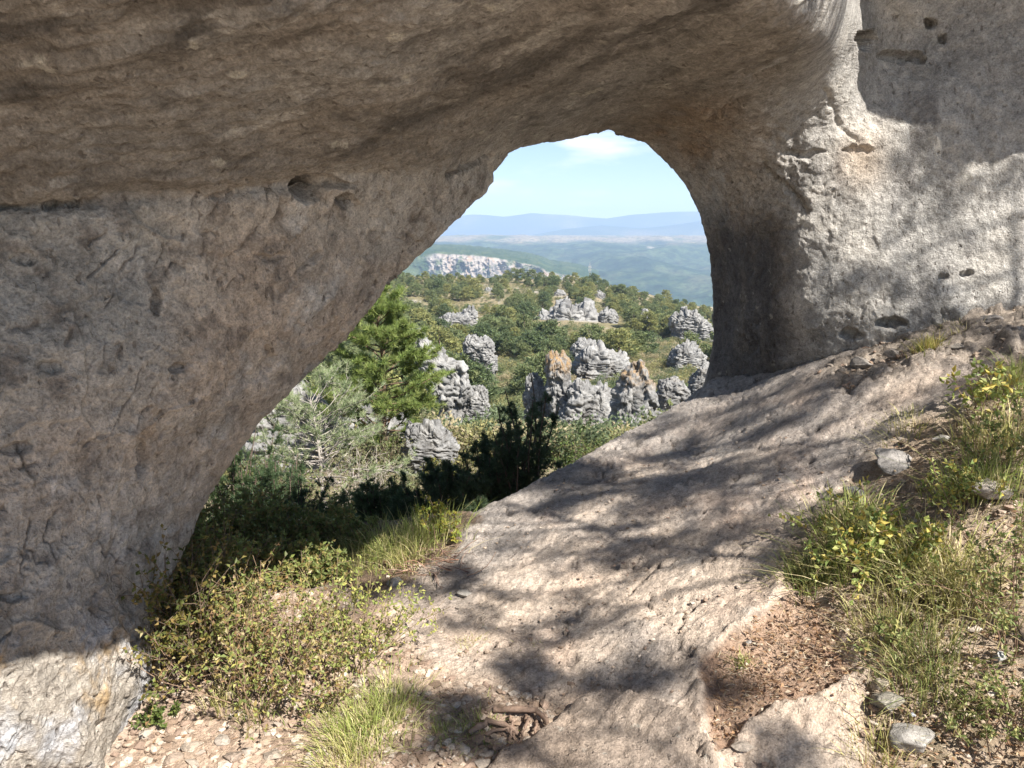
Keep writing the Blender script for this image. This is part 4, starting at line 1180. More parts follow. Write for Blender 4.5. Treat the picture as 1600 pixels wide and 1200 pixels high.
def grass(name, base, h, w, label, seed, n=260, width=.005, colors=((.12, .17, .035), (.2, .2, .06)), lay=.6, group=None, depth=None, wind=(0, 0)):
    """a tussock: curved tapering blades from one root patch"""
    r = np.random.default_rng(seed)
    base = np.asarray(base, float)
    depth = depth or w
    o = r.normal(size=(n, 2)) * (w * .22, depth * .22)
    x = base[0] + o[:, 0]; y = base[1] + o[:, 1]
    z = ground_z(x, y) - .012
    a = r.uniform(0, 2 * np.pi, n)
    out = np.stack([np.cos(a), np.sin(a)], -1) * .7 + o / (np.array([w, depth]) * .22) * .45 + np.array(wind)
    L = h * r.uniform(.45, 1.2, n); bend = lay * r.uniform(.3, 1.3, n)
    ts = np.array([0, .3, .6, .85, 1.0])
    rows = []
    side = np.stack([-np.sin(a), np.cos(a), 0 * a], -1)
    for t in ts:
        hx = out * (L * bend * t ** 1.8)[:, None]
        zz = L * (t - .45 * np.minimum(bend, 1.5) * t ** 2.2)
        rows.append(np.stack([x + hx[:, 0], y + hx[:, 1], z + zz], -1))
    wd = width * r.uniform(.6, 1.3, n)
    V = []
    for q, t in enumerate(ts[:-1]):
        ww = (wd * (1 - .75 * t) * .5)[:, None]
        V += [rows[q] + side * ww, rows[q] - side * ww]
    V.append(rows[-1])
    V = np.stack(V, 1)
    m = V.shape[1]
    i = np.arange(n)[:, None] * m
    F = []
    for q in range(len(ts) - 2):
        b = 2 * q
        F += [i + (b, b + 1, b + 3), i + (b, b + 3, b + 2)]
    b = 2 * (len(ts) - 2)
    F.append(i + (b, b + 1, b + 2))
    colors = np.asarray(colors, float)
    c = colors[r.integers(0, len(colors), n)] * r.uniform(.75, 1.3, (n, 1))
    me = make_mesh(name, V.reshape(-1, 3) - base, np.concatenate(F), M_GRASS, np.repeat(c, m, 0), smooth=False)
    return obj(name, me, label=label, cat="grass", group=group, loc=base)

# ------------------------------------------------------------------ trees and scrub over the hillside
PINE_PAL = [((.100, .140, .062), (.125, .165, .072), (.150, .190, .085)), ((.155, .190, .080), (.185, .215, .088), (.21, .235, .10)), ((.27, .27, .095), (.23, .245, .09), (.31, .30, .115))]
def tree_template(seed, kind):
    r = np.random.default_rng(seed)
    H = 1.0
    P, D = [], []
    if kind == "pine":
        lob = 13
        for q in range(lob):
            u = (q + .5 * r.random()) / lob
            z = .24 + .66 * u
            a = q * 2.4 + r.normal() * .3
            L = .27 * math.sqrt(max(0, 1 - (u * 1.05) ** 2)) * r.uniform(.5, 1.15)
            m = 40
            P.append(np.array([math.cos(a) * L, math.sin(a) * L, z]) + rand_unit(m, r) * r.uniform(.4, 1.0, (m, 1)) * np.array([.17, .17, .095]) * r.uniform(.8, 1.2))
            D.append(np.tile((math.cos(a) * .6, math.sin(a) * .6, .9), (m, 1)))
        P = np.concatenate(P); D = np.concatenate(D)
        V, F, c = tufts(P, unit(D), 5, .075, .026, PINE_PAL[seed % 3], r, .9)
    else:
        n = 420
        lob = r.normal(size=(9, 3)) * (.30, .30, .16) + (0, 0, .45)
        q = lob[r.integers(0, 9, n)] + rand_unit(n, r) * r.uniform(.12, .26, (n, 1)) * (1, 1, .85)
        q[:, 2] = np.abs(q[:, 2])
        V, F, c = leaves(q, unit(q - (0, 0, .35)), .085, .055, ((1, 1, 1),), r)
    return V, F, c

def scatter(name, P, rz, sc, pick, meshes, label, cat):
    """one uncountable mass of plants: points that carry copies of a few plant meshes"""
    coll = bpy.data.collections.new(name + "_kinds")
    for q, m in enumerate(meshes):
        coll.objects.link(bpy.data.objects.new("%s_kind_%02d" % (name, q), m))
    me = bpy.data.meshes.new(name)
    me.vertices.add(len(P)); me.vertices.foreach_set("co", np.ascontiguousarray(P, np.float32).ravel())
    for nm, dt, data, key in (("rot", 'FLOAT_VECTOR', np.stack([0 * rz, 0 * rz, rz], -1), "vector"), ("size", 'FLOAT_VECTOR', sc, "vector"), ("pick", 'INT', pick, "value")):
        a = me.attributes.new(nm, dt, 'POINT')
        a.data.foreach_set(key, np.ascontiguousarray(data, np.int32 if dt == 'INT' else np.float32).ravel())
    o = obj(name, me, kind="stuff", label=label, cat=cat)
    ng = bpy.data.node_groups.new(name, 'GeometryNodeTree')
    ng.interface.new_socket("Geometry", in_out='INPUT', socket_type='NodeSocketGeometry')
    ng.interface.new_socket("Geometry", in_out='OUTPUT', socket_type='NodeSocketGeometry')
    gi = ng.nodes.new("NodeGroupInput"); go = ng.nodes.new("NodeGroupOutput")
    ci = ng.nodes.new("GeometryNodeCollectionInfo"); ci.inputs["Collection"].default_value = coll
    ci.inputs["Separate Children"].default_value = True
    ip = ng.nodes.new("GeometryNodeInstanceOnPoints"); ip.inputs["Pick Instance"].default_value = True
    def attr(nm, dt):
        n = ng.nodes.new("GeometryNodeInputNamedAttribute"); n.data_type = dt; n.inputs["Name"].default_value = nm
        return n.outputs["Attribute"]
    l = ng.links
    e2r = ng.nodes.new("FunctionNodeEulerToRotation")
    l.new(attr("rot", 'FLOAT_VECTOR'), e2r.inputs[0])
    l.new(gi.outputs[0], ip.inputs["Points"]); l.new(ci.outputs[0], ip.inputs["Instance"])
    l.new(attr("pick", 'INT'), ip.inputs["Instance Index"]); l.new(e2r.outputs[0], ip.inputs["Rotation"]); l.new(attr("size", 'FLOAT_VECTOR'), ip.inputs["Scale"])
    l.new(ip.outputs[0], go.inputs[0])
    o.modifiers.new("scatter", 'NODES').node_group = ng
    return o

def build_vegetation():
    r = np.random.default_rng(21)
    pines = [tree_template(s, "pine") for s in (1, 2, 3)]
    tw, tf = tube_mesh([([(0, 0, -.06), (.01, .0, .5), (0, .01, .97)], [.02, .013, .003])], 5)
    bush = [tree_template(s, "bush") for s in (5, 6, 7)]
    # trial spots over the slope in view
    N = 14500
    az = R(1) * r.uniform(-23, 19, N)
    d = 34 * (330 / 34) ** r.uniform(0, 1.02, N)
    x = d * np.sin(az); y = d * np.cos(az)
    P2 = np.stack([x, y, 0 * x], -1)
    z = ground_z(x, y)
    px, py = project(np.stack([x, y, z], -1))
    dens = fbm(P2, .02, 4, .6, 33)
    wooded = dens + .35 * sstep(920, 1060, px) * sstep(150, 230, d) + .35 * sstep(250, 320, d) + .15 * sstep(760, 640, px) * sstep(120, 220, d)
    # keep clear of the rocks
    ok = np.ones(N, bool)
    for nm, Yd, lv, lab, kw in ROCKS:
        lv = np.array(lv, float)
        xl, xr = lv[:, 1].min(), lv[:, 2].max()
        ok &= ~((px > xl - 3) & (px < xr + 3) & (np.abs(y - Yd) < max(2.5, .6 * (xr - xl) / FPX * Yd)))
        ok &= ~((px > xl - 6) & (px < xr + 6) & (y < Yd) & (y > Yd * .80) & (py < lv[:, 0].max() + 60) & (r.random(N) < .85))
    _, tpy = project(np.stack([x, y, z + 4.2], -1))
    for nm, Yd, lv, lab, kw in ROCKS:
        lv = np.array(lv, float)
        rad = 1.4 / d * FPX
        ok &= ~((px + rad > lv[:, 1].min()) & (px - rad < lv[:, 2].max()) & (y < Yd + 1) & (tpy < lv[0, 0] + .62 * (lv[-1, 0] - lv[0, 0])))
    is_pine = ok & (wooded > -.05 + .2 * r.random(N)) & (r.random(N) < .6)
    sz = np.clip(3.3 * np.exp(.38 * r.normal(size=N)), 1.5, 7.0) * (1 - .25 * sstep(90, 40, d))
    idx = np.flatnonzero(is_pine)
    app = sz[idx] / d[idx] * np.where((px[idx] > 470) & (px[idx] < 1115), 1.0, .01)
    idx = idx[np.argsort(-app)]
    grp = "trees over the scrubby hillside"
    LAB = ["dark green bushy pine standing in the scrub of the hillside beyond the arch", "lighter green bushy pine standing in the scrub of the hillside beyond the arch", "yellowing round oak standing in the scrub of the hillside beyond the arch"]
    NM = ["pine_tree", "pine_tree", "oak_tree"]
    mes = []
    for V, F, c in pines:
        mes.append((make_mesh("crown", V, F, M_NEEDLE, c, smooth=False), make_mesh("trunk", tw, tf, M_BARK, np.tile((.14, .10, .08), (len(tw), 1)))))
    rot = r.uniform(0, 6.28, N)
    kinds = r.choice([0, 0, 0, 1, 1, 2], N)
    for k in idx[:295]:
        q = kinds[k]
        o = empty(NM[q], (x[k], y[k], z[k] - .1), LAB[q], "tree", grp + (" with yellow crowns" if q == 2 else " with pale crowns" if q else " with dark crowns"))
        o.rotation_euler = (0, 0, rot[k]); wsc = sz[k] * r.uniform(.9, 1.5); o.scale = (wsc, wsc, sz[k])
        obj("trunk", mes[q][1], o); obj("crown", mes[q][0], o)
    rest = idx[295:2300]
    scatter("distant_pines", np.stack([x, y, z - .1], -1)[rest], rot[rest], np.stack([sz * 1.2, sz * 1.2, sz], -1)[rest], kinds[rest], [m[0] for m in mes], "dark pines crowding the far ridge", "trees")
    # low scrub
    N2 = 31000
    az = R(1) * r.uniform(-24, 19, N2)
    d = 24 * (335 / 24) ** r.uniform(0, 1, N2) ** .85
    x = d * np.sin(az); y = d * np.cos(az)
    z = ground_z(x, y)
    px, py = project(np.stack([x, y, z], -1))
    ok = np.ones(N2, bool)
    for nm, Yd, lv, lab, kw in ROCKS:
        lv = np.array(lv, float)
        xl, xr = lv[:, 1].min(), lv[:, 2].max()
        ok &= ~((px > xl - 2) & (px < xr + 2) & (y < Yd) & (y > Yd * .90) & (py < lv[-1, 0] - .18 * (lv[-1, 0] - lv[0, 0])) & (py > lv[0, 0]))
    keep = np.flatnonzero(ok & (fbm(np.stack([x, y, 0 * x], -1), .06, 4, .6, 44) > -.30 + .2 * r.random(N2)))
    pal = [((.116, .152, .067), (.140, .171, .073)), ((.171, .195, .079), (.201, .213, .091)), ((.244, .238, .104), (.293, .262, .110)), ((.305, .262, .152), (.378, .317, .189)), ((.104, .134, .067), (.122, .152, .076)), ((.342, .311, .116), (.281, .275, .104))]
    temps = []
    for q, pc in enumerate(pal):
        V, F, c = bush[q % 3]
        nl = len(V) // 4
        cc = np.array(pc)[r.integers(0, 2, nl)] * r.uniform(.7, 1.3, (nl, 1))
        temps.append(make_mesh("scrub_bush", V, F, M_LEAF, np.repeat(cc, 4, 0), smooth=False))
    n = len(keep)
    zone = fbm(np.stack([x, y, 0 * x], -1)[keep], .03, 3, .6, 46)
    pick = np.where(zone > .1, r.choice([0, 1, 4, 2], n), r.choice([2, 3, 3, 5, 0, 4, 2], n))
    s_ = np.clip(.95 * np.exp(.5 * r.normal(size=n)), .4, 3.0) * (.75 + .25 * sstep(40, 90, d[keep]))
    scatter("hillside_scrub", np.stack([x, y, z - .08], -1)[keep], r.uniform(0, 6.28, n), np.stack([s_, s_, s_ * r.uniform(.6, 1.0, n)], -1), pick, temps, "low box and juniper scrub covering the hillside", "scrub")
build_vegetation()

# ------------------------------------------------------------------ trees and shrubs just beyond the arch
def on(px, Y):
    """point of the ground straight ahead of that column at forward distance Y"""
    x = (px - 800) / FPX * Y
    return np.array([x, Y, gz(x, Y)])

def up_to(px, py, Y, base):
    return float(at(px, py, Y)[2] - base[2])

b = on(600, 22); h = up_to(595, 476, 22, b)
pine("pine_tree", b, h, "bright green spreading pine in front of the white cliff", 5, crown_from=.14, spread=.42, n_br=60, k=14, needle=(.20, .020), dens=2.0,
     colors=((.19, .25, .065), (.23, .29, .08), (.14, .20, .055), (.27, .31, .10)), lean=(-.1, 0), shape=lambda u: (1.0 - .72 * u ** 1.6) * (.7 + .3 * min(1, u * 4)))
b = on(496, 14); h = up_to(470, 628, 14, b)
pine("pine_tree", b, h, "sparse half dead pine with bare grey branches", 9, crown_from=.30, spread=.62, n_br=54, k=9, needle=(.11, .009), dens=1.1, bare=.18,
     colors=((.28, .33, .17), (.22, .28, .13), (.34, .36, .21)), lean=(-.22, 0), wood_col=(.30, .27, .24), trunk_r=.055, shape=lambda u: 1.0 - .45 * u ** 2)
b = on(545, 16.5); h = up_to(548, 690, 16.5, b)
shrub("shrub", b, h, 1.5, "grey leafless thicket at the foot of the sparse pine", 12, n_stem=26, leaf=(.05, .02), colors=((.26, .22, .14), (.20, .21, .10), (.30, .27, .19)), per=36, twigs=6, wood_col=(.34, .30, .26), stem_r=.012)
b = on(690, 19); h = up_to(690, 712, 19, b)
shrub("shrub", b, max(h, .7), 1.3, "yellow green bush in front of the stacked pale ledges", 13, n_stem=22, leaf=(.06, .035), colors=((.20, .20, .05), (.15, .17, .05), (.25, .22, .07)), per=70)
# dark junipers in the arch's own shadow
def juniper(px, py, Y, w, label, seed, n=34, name="juniper", depth=None, upright=.35, colors=((.070, .105, .052), (.090, .130, .060), (.058, .090, .048))):
    r = np.random.default_rng(seed)
    b = on(px, Y); h = up_to(px, py, Y, b)
    wood, P, D = [], [], []
    for q in range(n):
        o = r.normal(size=2) * (w * .20, (depth or w) * .16)
        p0 = np.array([b[0] + o[0] * .6, b[1] + o[1] * .6, b[2] - .05])
        hh = h * r.uniform(.55, 1.05) * (1 - .5 * min(1, abs(o[0]) / (w * .5)))
        d = np.array([o[0] * 1.1, o[1] * 1.1, hh]) + r.normal(size=3) * (upright * w * .22, upright * w * .22, 0)
        br = branch(p0, d, hh * 1.05, .016, r, 8, .12, .05)
        wood.append(br)
        for s_ in range(12):
            t = r.uniform(.12, .98)
            ps, ds = along_branch(br, np.array([t]))
            L = (w * .26 * (1.05 - t) + .05) * r.uniform(.6, 1.2)
            b2 = branch(ps[0], ds[0] * .55 + rand_unit(1, r)[0] * (1, 1, .4), L, .005, r, 4, .2, .06)
            wood.append(b2)
            pp, dd = along_branch(b2, r.uniform(.05, 1.03, 16)); P.append(pp); D.append(dd + (0, 0, .35))
        pp, dd = along_branch(br, r.uniform(.2, 1.0, 18)); P.append(pp); D.append(dd + .6 * rand_unit(18, r))
    P = np.concatenate(P); D = np.concatenate(D)
    fol = tufts(P + r.normal(size=P.shape) * .012, unit(D), 10, .055, .0065, colors, r, .75)
    return plant(name, b, label, "shrub", wood, fol, (.12, .09, .07), M_NEEDLE, None, "stem", "foliage", 4)

juniper(826, 568, 8.0, .62, "tall pointed dark juniper at the edge of the slab", 31, n=17, upright=.1)
juniper(770, 652, 8.2, 1.0, "broad dark juniper hugging the pointed one", 32, n=36)
juniper(700, 700, 7.6, 1.2, "low spreading dark juniper above the grassy bank", 33, n=36)
juniper(590, 725, 9.6, 1.1, "small green juniper between the grassy bank and the sparse pine", 34, n=26, colors=((.085, .125, .05), (.11, .15, .06), (.07, .105, .045)))
juniper(425, 705, 10.2, 1.6, "blue green juniper at the edge of the shade behind the left pillar", 35, n=40, colors=((.075, .115, .050), (.095, .140, .058), (.060, .095, .045)))
juniper(345, 640, 11.0, 1.6, "green juniper rising behind the shaded one by the left pillar", 36, n=34, colors=((.075, .115, .045), (.095, .135, .05), (.055, .09, .038)))
b = on(925, 12.5); h = up_to(925, 655, 12.5, b)
shrub("shrub", b, h, 1.1, "sunlit green bush behind the slab below the towers", 14, n_stem=24, leaf=(.055, .030), colors=((.10, .14, .035), (.13, .17, .045), (.075, .115, .03)), per=130, twigs=7)
for q, (px_, py_, Y_, w_, lab) in enumerate([(470, 735, 12.0, 1.5, "pale green bush at the foot of the pinkish rock face"), (610, 735, 17.0, 1.4, "greyish bush under the spreading pine"), (735, 720, 16.0, 1.2, "olive bush behind the broad dark juniper"),
                                                (655, 770, 11.0, .9, "dull green bush peeping over the low spreading juniper"), (400, 690, 12.5, 1.3, "pale twiggy bush in front of the pinkish rock face"), (560, 660, 20.0, 2.0, "dense green bush left of the spreading pine"),
                                                (770, 690, 26.0, 2.4, "yellowish bush in the hollow before the small pillar"), (720, 705, 30.0, 2.6, "rounded green bush in the hollow under the leaning block"), (945, 690, 24.0, 1.8, "dark green bush at the foot of the pale shoulder"),
                                                (640, 640, 34.0, 2.6, "green bush under the white cliff"), (800, 665, 40.0, 3.0, "wide bush between the leaning block and the small pillar")]):
    b = on(px_, Y_); h = max(.4, up_to(px_, py_, Y_, b))
    cols = [((.15, .19, .06), (.20, .22, .08)), ((.22, .21, .12), (.17, .19, .08)), ((.16, .17, .05), (.21, .20, .06)), ((.10, .14, .04), (.13, .16, .05))][q % 4]
    shrub("shrub", b, h, w_, lab, 500 + q, n_stem=26, leaf=(.055 * Y_ / 14, .030 * Y_ / 14), colors=cols, per=90, twigs=7, stem_r=.01)
b = on(505, 10.5); h = up_to(505, 770, 10.5, b)
shrub("shrub", b, h, 1.2, "light green bush in sun under the sparse pine", 15, n_stem=22, leaf=(.045, .024), colors=((.13, .17, .05), (.17, .19, .06), (.10, .14, .04)), per=110, twigs=7)
for q, (px_, py_, top_, w_, lab) in enumerate([(335, 945, 800, .75, "olive bush standing right behind the left pillar's edge"), (300, 1000, 860, .45, "shadowy bush filling the gap at the left pillar's edge"), (420, 915, 830, .8, "shaded bush between the dry bush and the dark juniper"), (490, 905, 850, .6, "low shaded bush behind the thin twigged one"), (365, 862, 770, .7, "shaded bush on the crest of the bank by the left pillar"), (445, 852, 785, .7, "leafy shaded bush on the bank before the dark juniper"), (525, 850, 790, .6, "dim green bush at the left end of the long grass")]):
    b = surf(px_, py_); h = up_to(px_, top_, b[1], b)
    shrub("shrub", b, h, w_, lab, 540 + q, n_stem=34, leaf=(.032, .019), colors=((.22, .23, .07), (.28, .22, .08), (.17, .21, .06), (.20, .24, .08)), per=90, twigs=7, depth=.5, stem_r=.004)
b = on(470, 5.9); h = up_to(470, 850, 5.9, b)
shrub("shrub", b, max(h, .35), 1.1, "low shaded green bush at the drop behind the arch", 47, n_stem=34, leaf=(.034, .020), colors=((.08, .11, .035), (.11, .14, .04), (.15, .14, .05)), per=90, twigs=7, depth=.7)
b = on(360, 6.2); h = up_to(350, 755, 6.2, b)
shrub("shrub", b, h, 1.2, "olive brown bush in deep shade against the left pillar", 16, n_stem=30, leaf=(.035, .020), colors=((.15, .16, .045), (.20, .16, .05), (.11, .14, .04)), per=110, twigs=7, depth=.8)
b = surf(697, 838); 
shrub("sapling", b, .30, .2, "yellow leaved box sprig on the grassy bank", 17, n_stem=7, leaf=(.028, .017), colors=((.30, .30, .05), (.22, .27, .05), (.36, .30, .06)), per=70, twigs=4, stem_r=.004, cat="sapling")

# ------------------------------------------------------------------ plants under the arch
b = surf(440, 1090)
shrub("shrub", b, .56, .95, "dry yellowing bush with small leaves beside the left pillar", 18, n_stem=52, leaf=(.024, .014), colors=((.32, .30, .09), (.26, .29, .08), (.36, .28, .11), (.20, .24, .07), (.40, .34, .18), (.26, .16, .08), (.22, .26, .08)), per=66, twigs=7, depth=.55, stem_r=.0032, wood_col=(.22, .15, .10))
b = surf(545, 1040)
shrub("shrub", b, .52, .42, "thin green twigged bush leaning out over the bare slab", 19, n_stem=26, leaf=(.022, .013), colors=((.32, .34, .09), (.40, .37, .12), (.24, .28, .08)), per=60, twigs=6, depth=.4, stem_r=.003, wood_col=(.22, .17, .10))
b = surf(310, 1050)
shrub("shrub", b, .74, .5, "olive green bush pressed against the foot of the left pillar", 20, n_stem=34, leaf=(.026, .017), colors=((.13, .14, .035), (.18, .15, .04), (.10, .12, .03), (.24, .17, .06)), per=80, twigs=7, depth=.5, stem_r=.0035)
b = surf(250, 1130)
shrub("weed", b, .12, .16, "small dark leafed weed at the base of the left pillar", 22, n_stem=12, leaf=(.020, .013), colors=((.09, .13, .03), (.13, .16, .04)), per=34, twigs=3, stem_r=.002, cat="weed")

G1 = ((.30, .35, .09), (.38, .40, .13), (.24, .29, .08), (.52, .46, .23))
G2 = ((.52, .46, .21), (.42, .40, .15), (.60, .51, .30), (.34, .35, .11))
G3 = ((.19, .23, .075), (.26, .27, .09), (.38, .33, .15))
for q, (px, py, hh, w, n, cols, lay, lab) in enumerate([
    (560, 1150, .17, .36, 520, G1, .8, "lush bright green grass tussock on the gravel before the dry bush"),
    (610, 1105, .13, .30, 330, G1, .8, "shorter green grass clump behind the lush tussock"),
    (540, 1195, .13, .26, 260, G2, .8, "yellowing grass clump on the stones before the lush tussock"),
    (345, 1110, .15, .14, 90, G2, .4, "thin upright grass clump under the dry bush"),
    (400, 1120, .12, .16, 80, G1, .6, "sparse grass clump between the dry bush and the gravel"),
    (745, 1140, .06, .22, 260, G1, .9, "low mossy grass mat over the exposed roots"),
    (690, 1150, .07, .16, 120, G1, .9, "small grass clump on the gravel beside the exposed roots"),
    (735, 1005, .05, .16, 90, G2, .8, "little dry grass patch in a hollow of the slab"),
    (560, 880, .27, .55, 330, G3, .8, "long dark grass tussock hanging on the shaded bank"),
    (615, 858, .27, .50, 330, G1, .8, "long green grass tussock on the bank behind the white stone"),
    (670, 838, .26, .42, 300, G1, .6, "tall grass tussock with pale stalks on the bank by the junipers"),
    (640, 875, .20, .40, 220, G2, .9, "drooping grass tussock at the lip of the bank above the dead twigs"),
    (1262, 905, .17, .24, 420, G3, .8, "dark green rounded tussock at the slab's broken edge"),
    (1340, 880, .22, .34, 420, G1, .8, "green tussock under the yellow leaved sapling"),
    (1440, 900, .26, .46, 520, G2, .9, "large straw tipped tussock on the right-hand bank"),
    (1500, 930, .22, .36, 320, G2, .9, "dry arching tussock beside the large straw tipped one"),
    (1380, 980, .16, .26, 160, G2, .8, "thin yellow tussock above the needle litter"),
    (1445, 1050, .24, .34, 360, G3, .9, "dark drooping tussock in the shadow beside the mossy rock"),
    (1535, 760, .24, .36, 320, G1, .8, "green tussock on the bank below the rock wall shade"),
    (1560, 690, .22, .40, 300, G2, .8, "yellowish tussock high on the right-hand bank"),
    (1410, 672, .14, .24, 170, G2, .8, "short tussock in a crack at the top of the slab"),
    (1452, 545, .14, .18, 220, ((.32, .30, .08), (.22, .24, .06), (.45, .36, .14)), .7, "golden green tussock in the ledge at the foot of the right wall"),
    (1500, 515, .10, .26, 90, G2, .9, "few straw blades on the ledge along the right wall"),
    (1160, 1035, .05, .08, 70, G1, .8, "tiny green clump in the brown needle litter"),
    (1330, 820, .24, .34, 300, G1, .8, "leaning grass tussock behind the yellow leaved sapling"),
    (1370, 1180, .15, .26, 110, G2, .9, "pale straw blades in front of the grey foreground stone"),
    (835, 1055 - 40, .04, .12, 50, G2, .8, "tiny straw tuft on the bare slab"),
    (1590, 600, .22, .30, 220, G1, .8, "green tussock at the upper end of the bank near the wall"),
]):
    grass("grass_tussock", surf(px, py), hh * .85, w * 1.1, lab, 300 + q, n=int(n * 1.3), width=.0040 if py > 950 else .0052, colors=cols, lay=lay, wind=(-.12, -.1))

Y1 = ((.30, .33, .09), (.22, .28, .08), (.44, .36, .08), (.36, .37, .12), (.20, .26, .08), (.34, .36, .11), (.26, .31, .09), (.50, .40, .10))
for q, (px, py, hh, w, ns, leafs, per, lab) in enumerate([
    (1350, 890, .34, .32, 14, (.034, .024), 46, "sapling with yellow and green rounded leaves on the bank"),
    (1300, 850, .34, .16, 7, (.032, .022), 26, "slender green sprig rising at the slab's broken edge"),
    (1420, 860, .26, .26, 8, (.032, .023), 36, "low yellow leaved shoots beside the large tussock"),
    (1540, 650, .32, .26, 10, (.040, .026), 28, "pale broad leaved shoot on the bank below the right wall"),
    (1575, 720, .32, .30, 9, (.030, .018), 40, "leafy green shoots on the upper bank"),
    (1380, 1010, .16, .16, 8, (.026, .016), 24, "small green shoots beside the needle litter"),
    (1590, 1010, .62, .20, 14, (.022, .013), 70, "dark twiggy upright shrub at the bank's outer side"),
    (1570, 1150, .30, .30, 13, (.020, .013), 50, "low dark leafy shrub below the twiggy upright one"),
    (1500, 1140, .14, .22, 8, (.018, .012), 40, "creeping small leaved weed around the foreground stone"),
    (1500, 800, .26, .3, 14, (.028, .016), 36, "yellow green shoots in the middle of the bank"),
]):
    cols = Y1 if q in (0, 1, 2, 3, 9) else ((.20, .24, .08), (.26, .28, .10), (.15, .19, .06), (.34, .31, .12))
    shrub("sapling" if q < 6 or q == 9 else "shrub", surf(px, py), hh, w, lab, 400 + q, n_stem=ns, leaf=leafs, colors=cols, per=per, twigs=4, stem_r=.0028, wood_col=(.20, .13, .09), start=.35, cat="sapling" if q < 6 or q == 9 else "shrub")

# ------------------------------------------------------------------ loose stones, roots, litter
def ico(sub=2):
    import bmesh
    bm = bmesh.new()
    bmesh.ops.create_icosphere(bm, subdivisions=sub, radius=1)
    V = np.array([v.co[:] for v in bm.verts]); F = np.array([[v.index for v in f.verts] for f in bm.faces])
    bm.free()
    return V, F
ICO4 = ico(4); ICO1 = ico(1)

def stone(px, py, size, label, seed, tone=(.50, .46, .41), sink=.36, name="stone"):
    r = np.random.default_rng(seed)
    V, F = ICO4
    sc = np.array(size) * .5
    Q = V + seed * 3.3
    # facets: cut by random planes
    W = V.copy()
    for nrm in rand_unit(16, r):
        d = W @ nrm; lim = r.uniform(.42, .80)
        W = W - np.maximum(d - lim, 0)[:, None] * nrm
    W = W * (1 + .16 * fbm(Q, 1.6, 3, .5, 2) + .07 * fbm(Q, 5, 4, .62, 3))[:, None]
    W = W * sc
    a = r.uniform(0, 6.28); ca, sa = math.cos(a) , math.sin(a)
    p = surf(px, py)
    c = mix(np.tile(np.array(tone) * .70, (len(W), 1)), np.array(tone) * .34, .85 * sstep(-.05, .32, fbm(Q, 2.2, 5, .65, 5)))
    o = obj(name, make_mesh(name, W, F, M_STONE, c), label=label, cat="stone", loc=(p[0], p[1], gz(p[0], p[1]) + sc[2] * (1 - 2 * sink)))
    return o

for q, (px, py, sz, tn, lab) in enumerate([
    (620, 912, (.13, .10, .09), (.55, .51, .46), "white angular stone lying in the dead twigs by the bank"),
    (562, 927, (.06, .05, .05), (.52, .46, .40), "small pale stone left of the white angular one on the slab"),
    (728, 930, (.12, .09, .05), (.50, .46, .40), "flat pale stone alone on the bare slab"),
    (665, 1085, (.07, .06, .03), (.45, .38, .31), "small flat stone in the gravel behind the roots"),
    (610, 1080, (.10, .06, .03), (.44, .37, .30), "thin beige flake in the gravel behind the tussock"),
    (672, 1160, (.06, .05, .04), (.50, .44, .37), "light chunk of stone beside the exposed roots"),
    (700, 1165, (.05, .05, .03), (.50, .44, .37), "light chip touching the exposed roots"),
    (300, 1170, (.10, .08, .05), (.44, .36, .28), "beige stone in the gravel near the left pillar"),
    (350, 1160, (.08, .07, .04), (.47, .40, .33), "squarish pale stone in the gravel path"),
    (365, 1185, (.12, .08, .05), (.42, .33, .26), "larger brownish stone in the gravel path"),
    (430, 1185, (.09, .07, .05), (.46, .38, .30), "rounded pale stone left of the yellowing grass"),
    (270, 1190, (.11, .08, .06), (.40, .31, .24), "brown stone at the pillar's foot"),
    (480, 1190, (.07, .06, .05), (.44, .38, .32), "grey stone against the lush tussock"),
    (280, 1108, (.07, .06, .05), (.28, .20, .15), "dark stone in the shade under the olive bush"),
    (1430, 1160, (.22, .16, .12), (.42, .39, .35), "big grey angular stone half buried in the foreground bank"),
    (1385, 1105, (.14, .12, .10), (.34, .31, .25), "mossy grey rock at the end of the pale outcrop"),
    (1375, 1075, (.09, .08, .06), (.44, .37, .28), "small ochre lichened rock above the mossy one"),
    (1545, 775, (.26, .18, .14), (.46, .40, .35), "pale overhanging stone on the right-hand bank"),
    (1330, 780, (.13, .10, .17), (.30, .28, .27), "dark grey upright block at the slab's broken edge"),
    (1395, 725, (.34, .20, .16), (.40, .37, .34), "large grey block set in the top of the bank"),
    (1470, 690, (.10, .08, .07), (.56, .52, .46), "whitish stone among the grass at the top of the bank"),
    (1380, 1000, (.04, .03, .03), (.55, .52, .48), "tiny white pebble on the bank above the dark tussock"),
    (1425, 1125, (.035, .03, .025), (.50, .52, .55), "tiny bluish pebble beside the drooping tussock"),
    (1560, 1035, (.06, .05, .05), (.50, .49, .46), "pale pebble under the twiggy upright shrub"),
    (1170, 1005, (.03, .03, .02), (.40, .36, .32), "grey chip at the upper edge of the needle litter"),
    (1345, 572, (.20, .14, .10), (.36, .32, .28), "rough brown block at the foot of the right wall by the dark hollow"),
    (1395, 556, (.13, .10, .08), (.40, .35, .30), "small broken block left of the golden tussock"),
    (1425, 528, (.16, .10, .08), (.38, .34, .30), "flat broken block under the hollow of the right wall"),
    (1500, 545, (.14, .12, .07), (.44, .39, .33), "pale rubble stone right of the golden tussock"),
    (1545, 505, (.18, .12, .10), (.38, .34, .30), "grey rubble stone on the ledge along the right wall"),
    (1590, 520, (.12, .10, .08), (.42, .37, .32), "small rubble stone at the outer end of the wall's ledge"),
    (1160, 1170, (.10, .08, .03), (.55, .46, .37), "white flat stone at the tip of the pale outcrop"),
]):
    stone(px, py, sz, lab, 60 + q, tn)

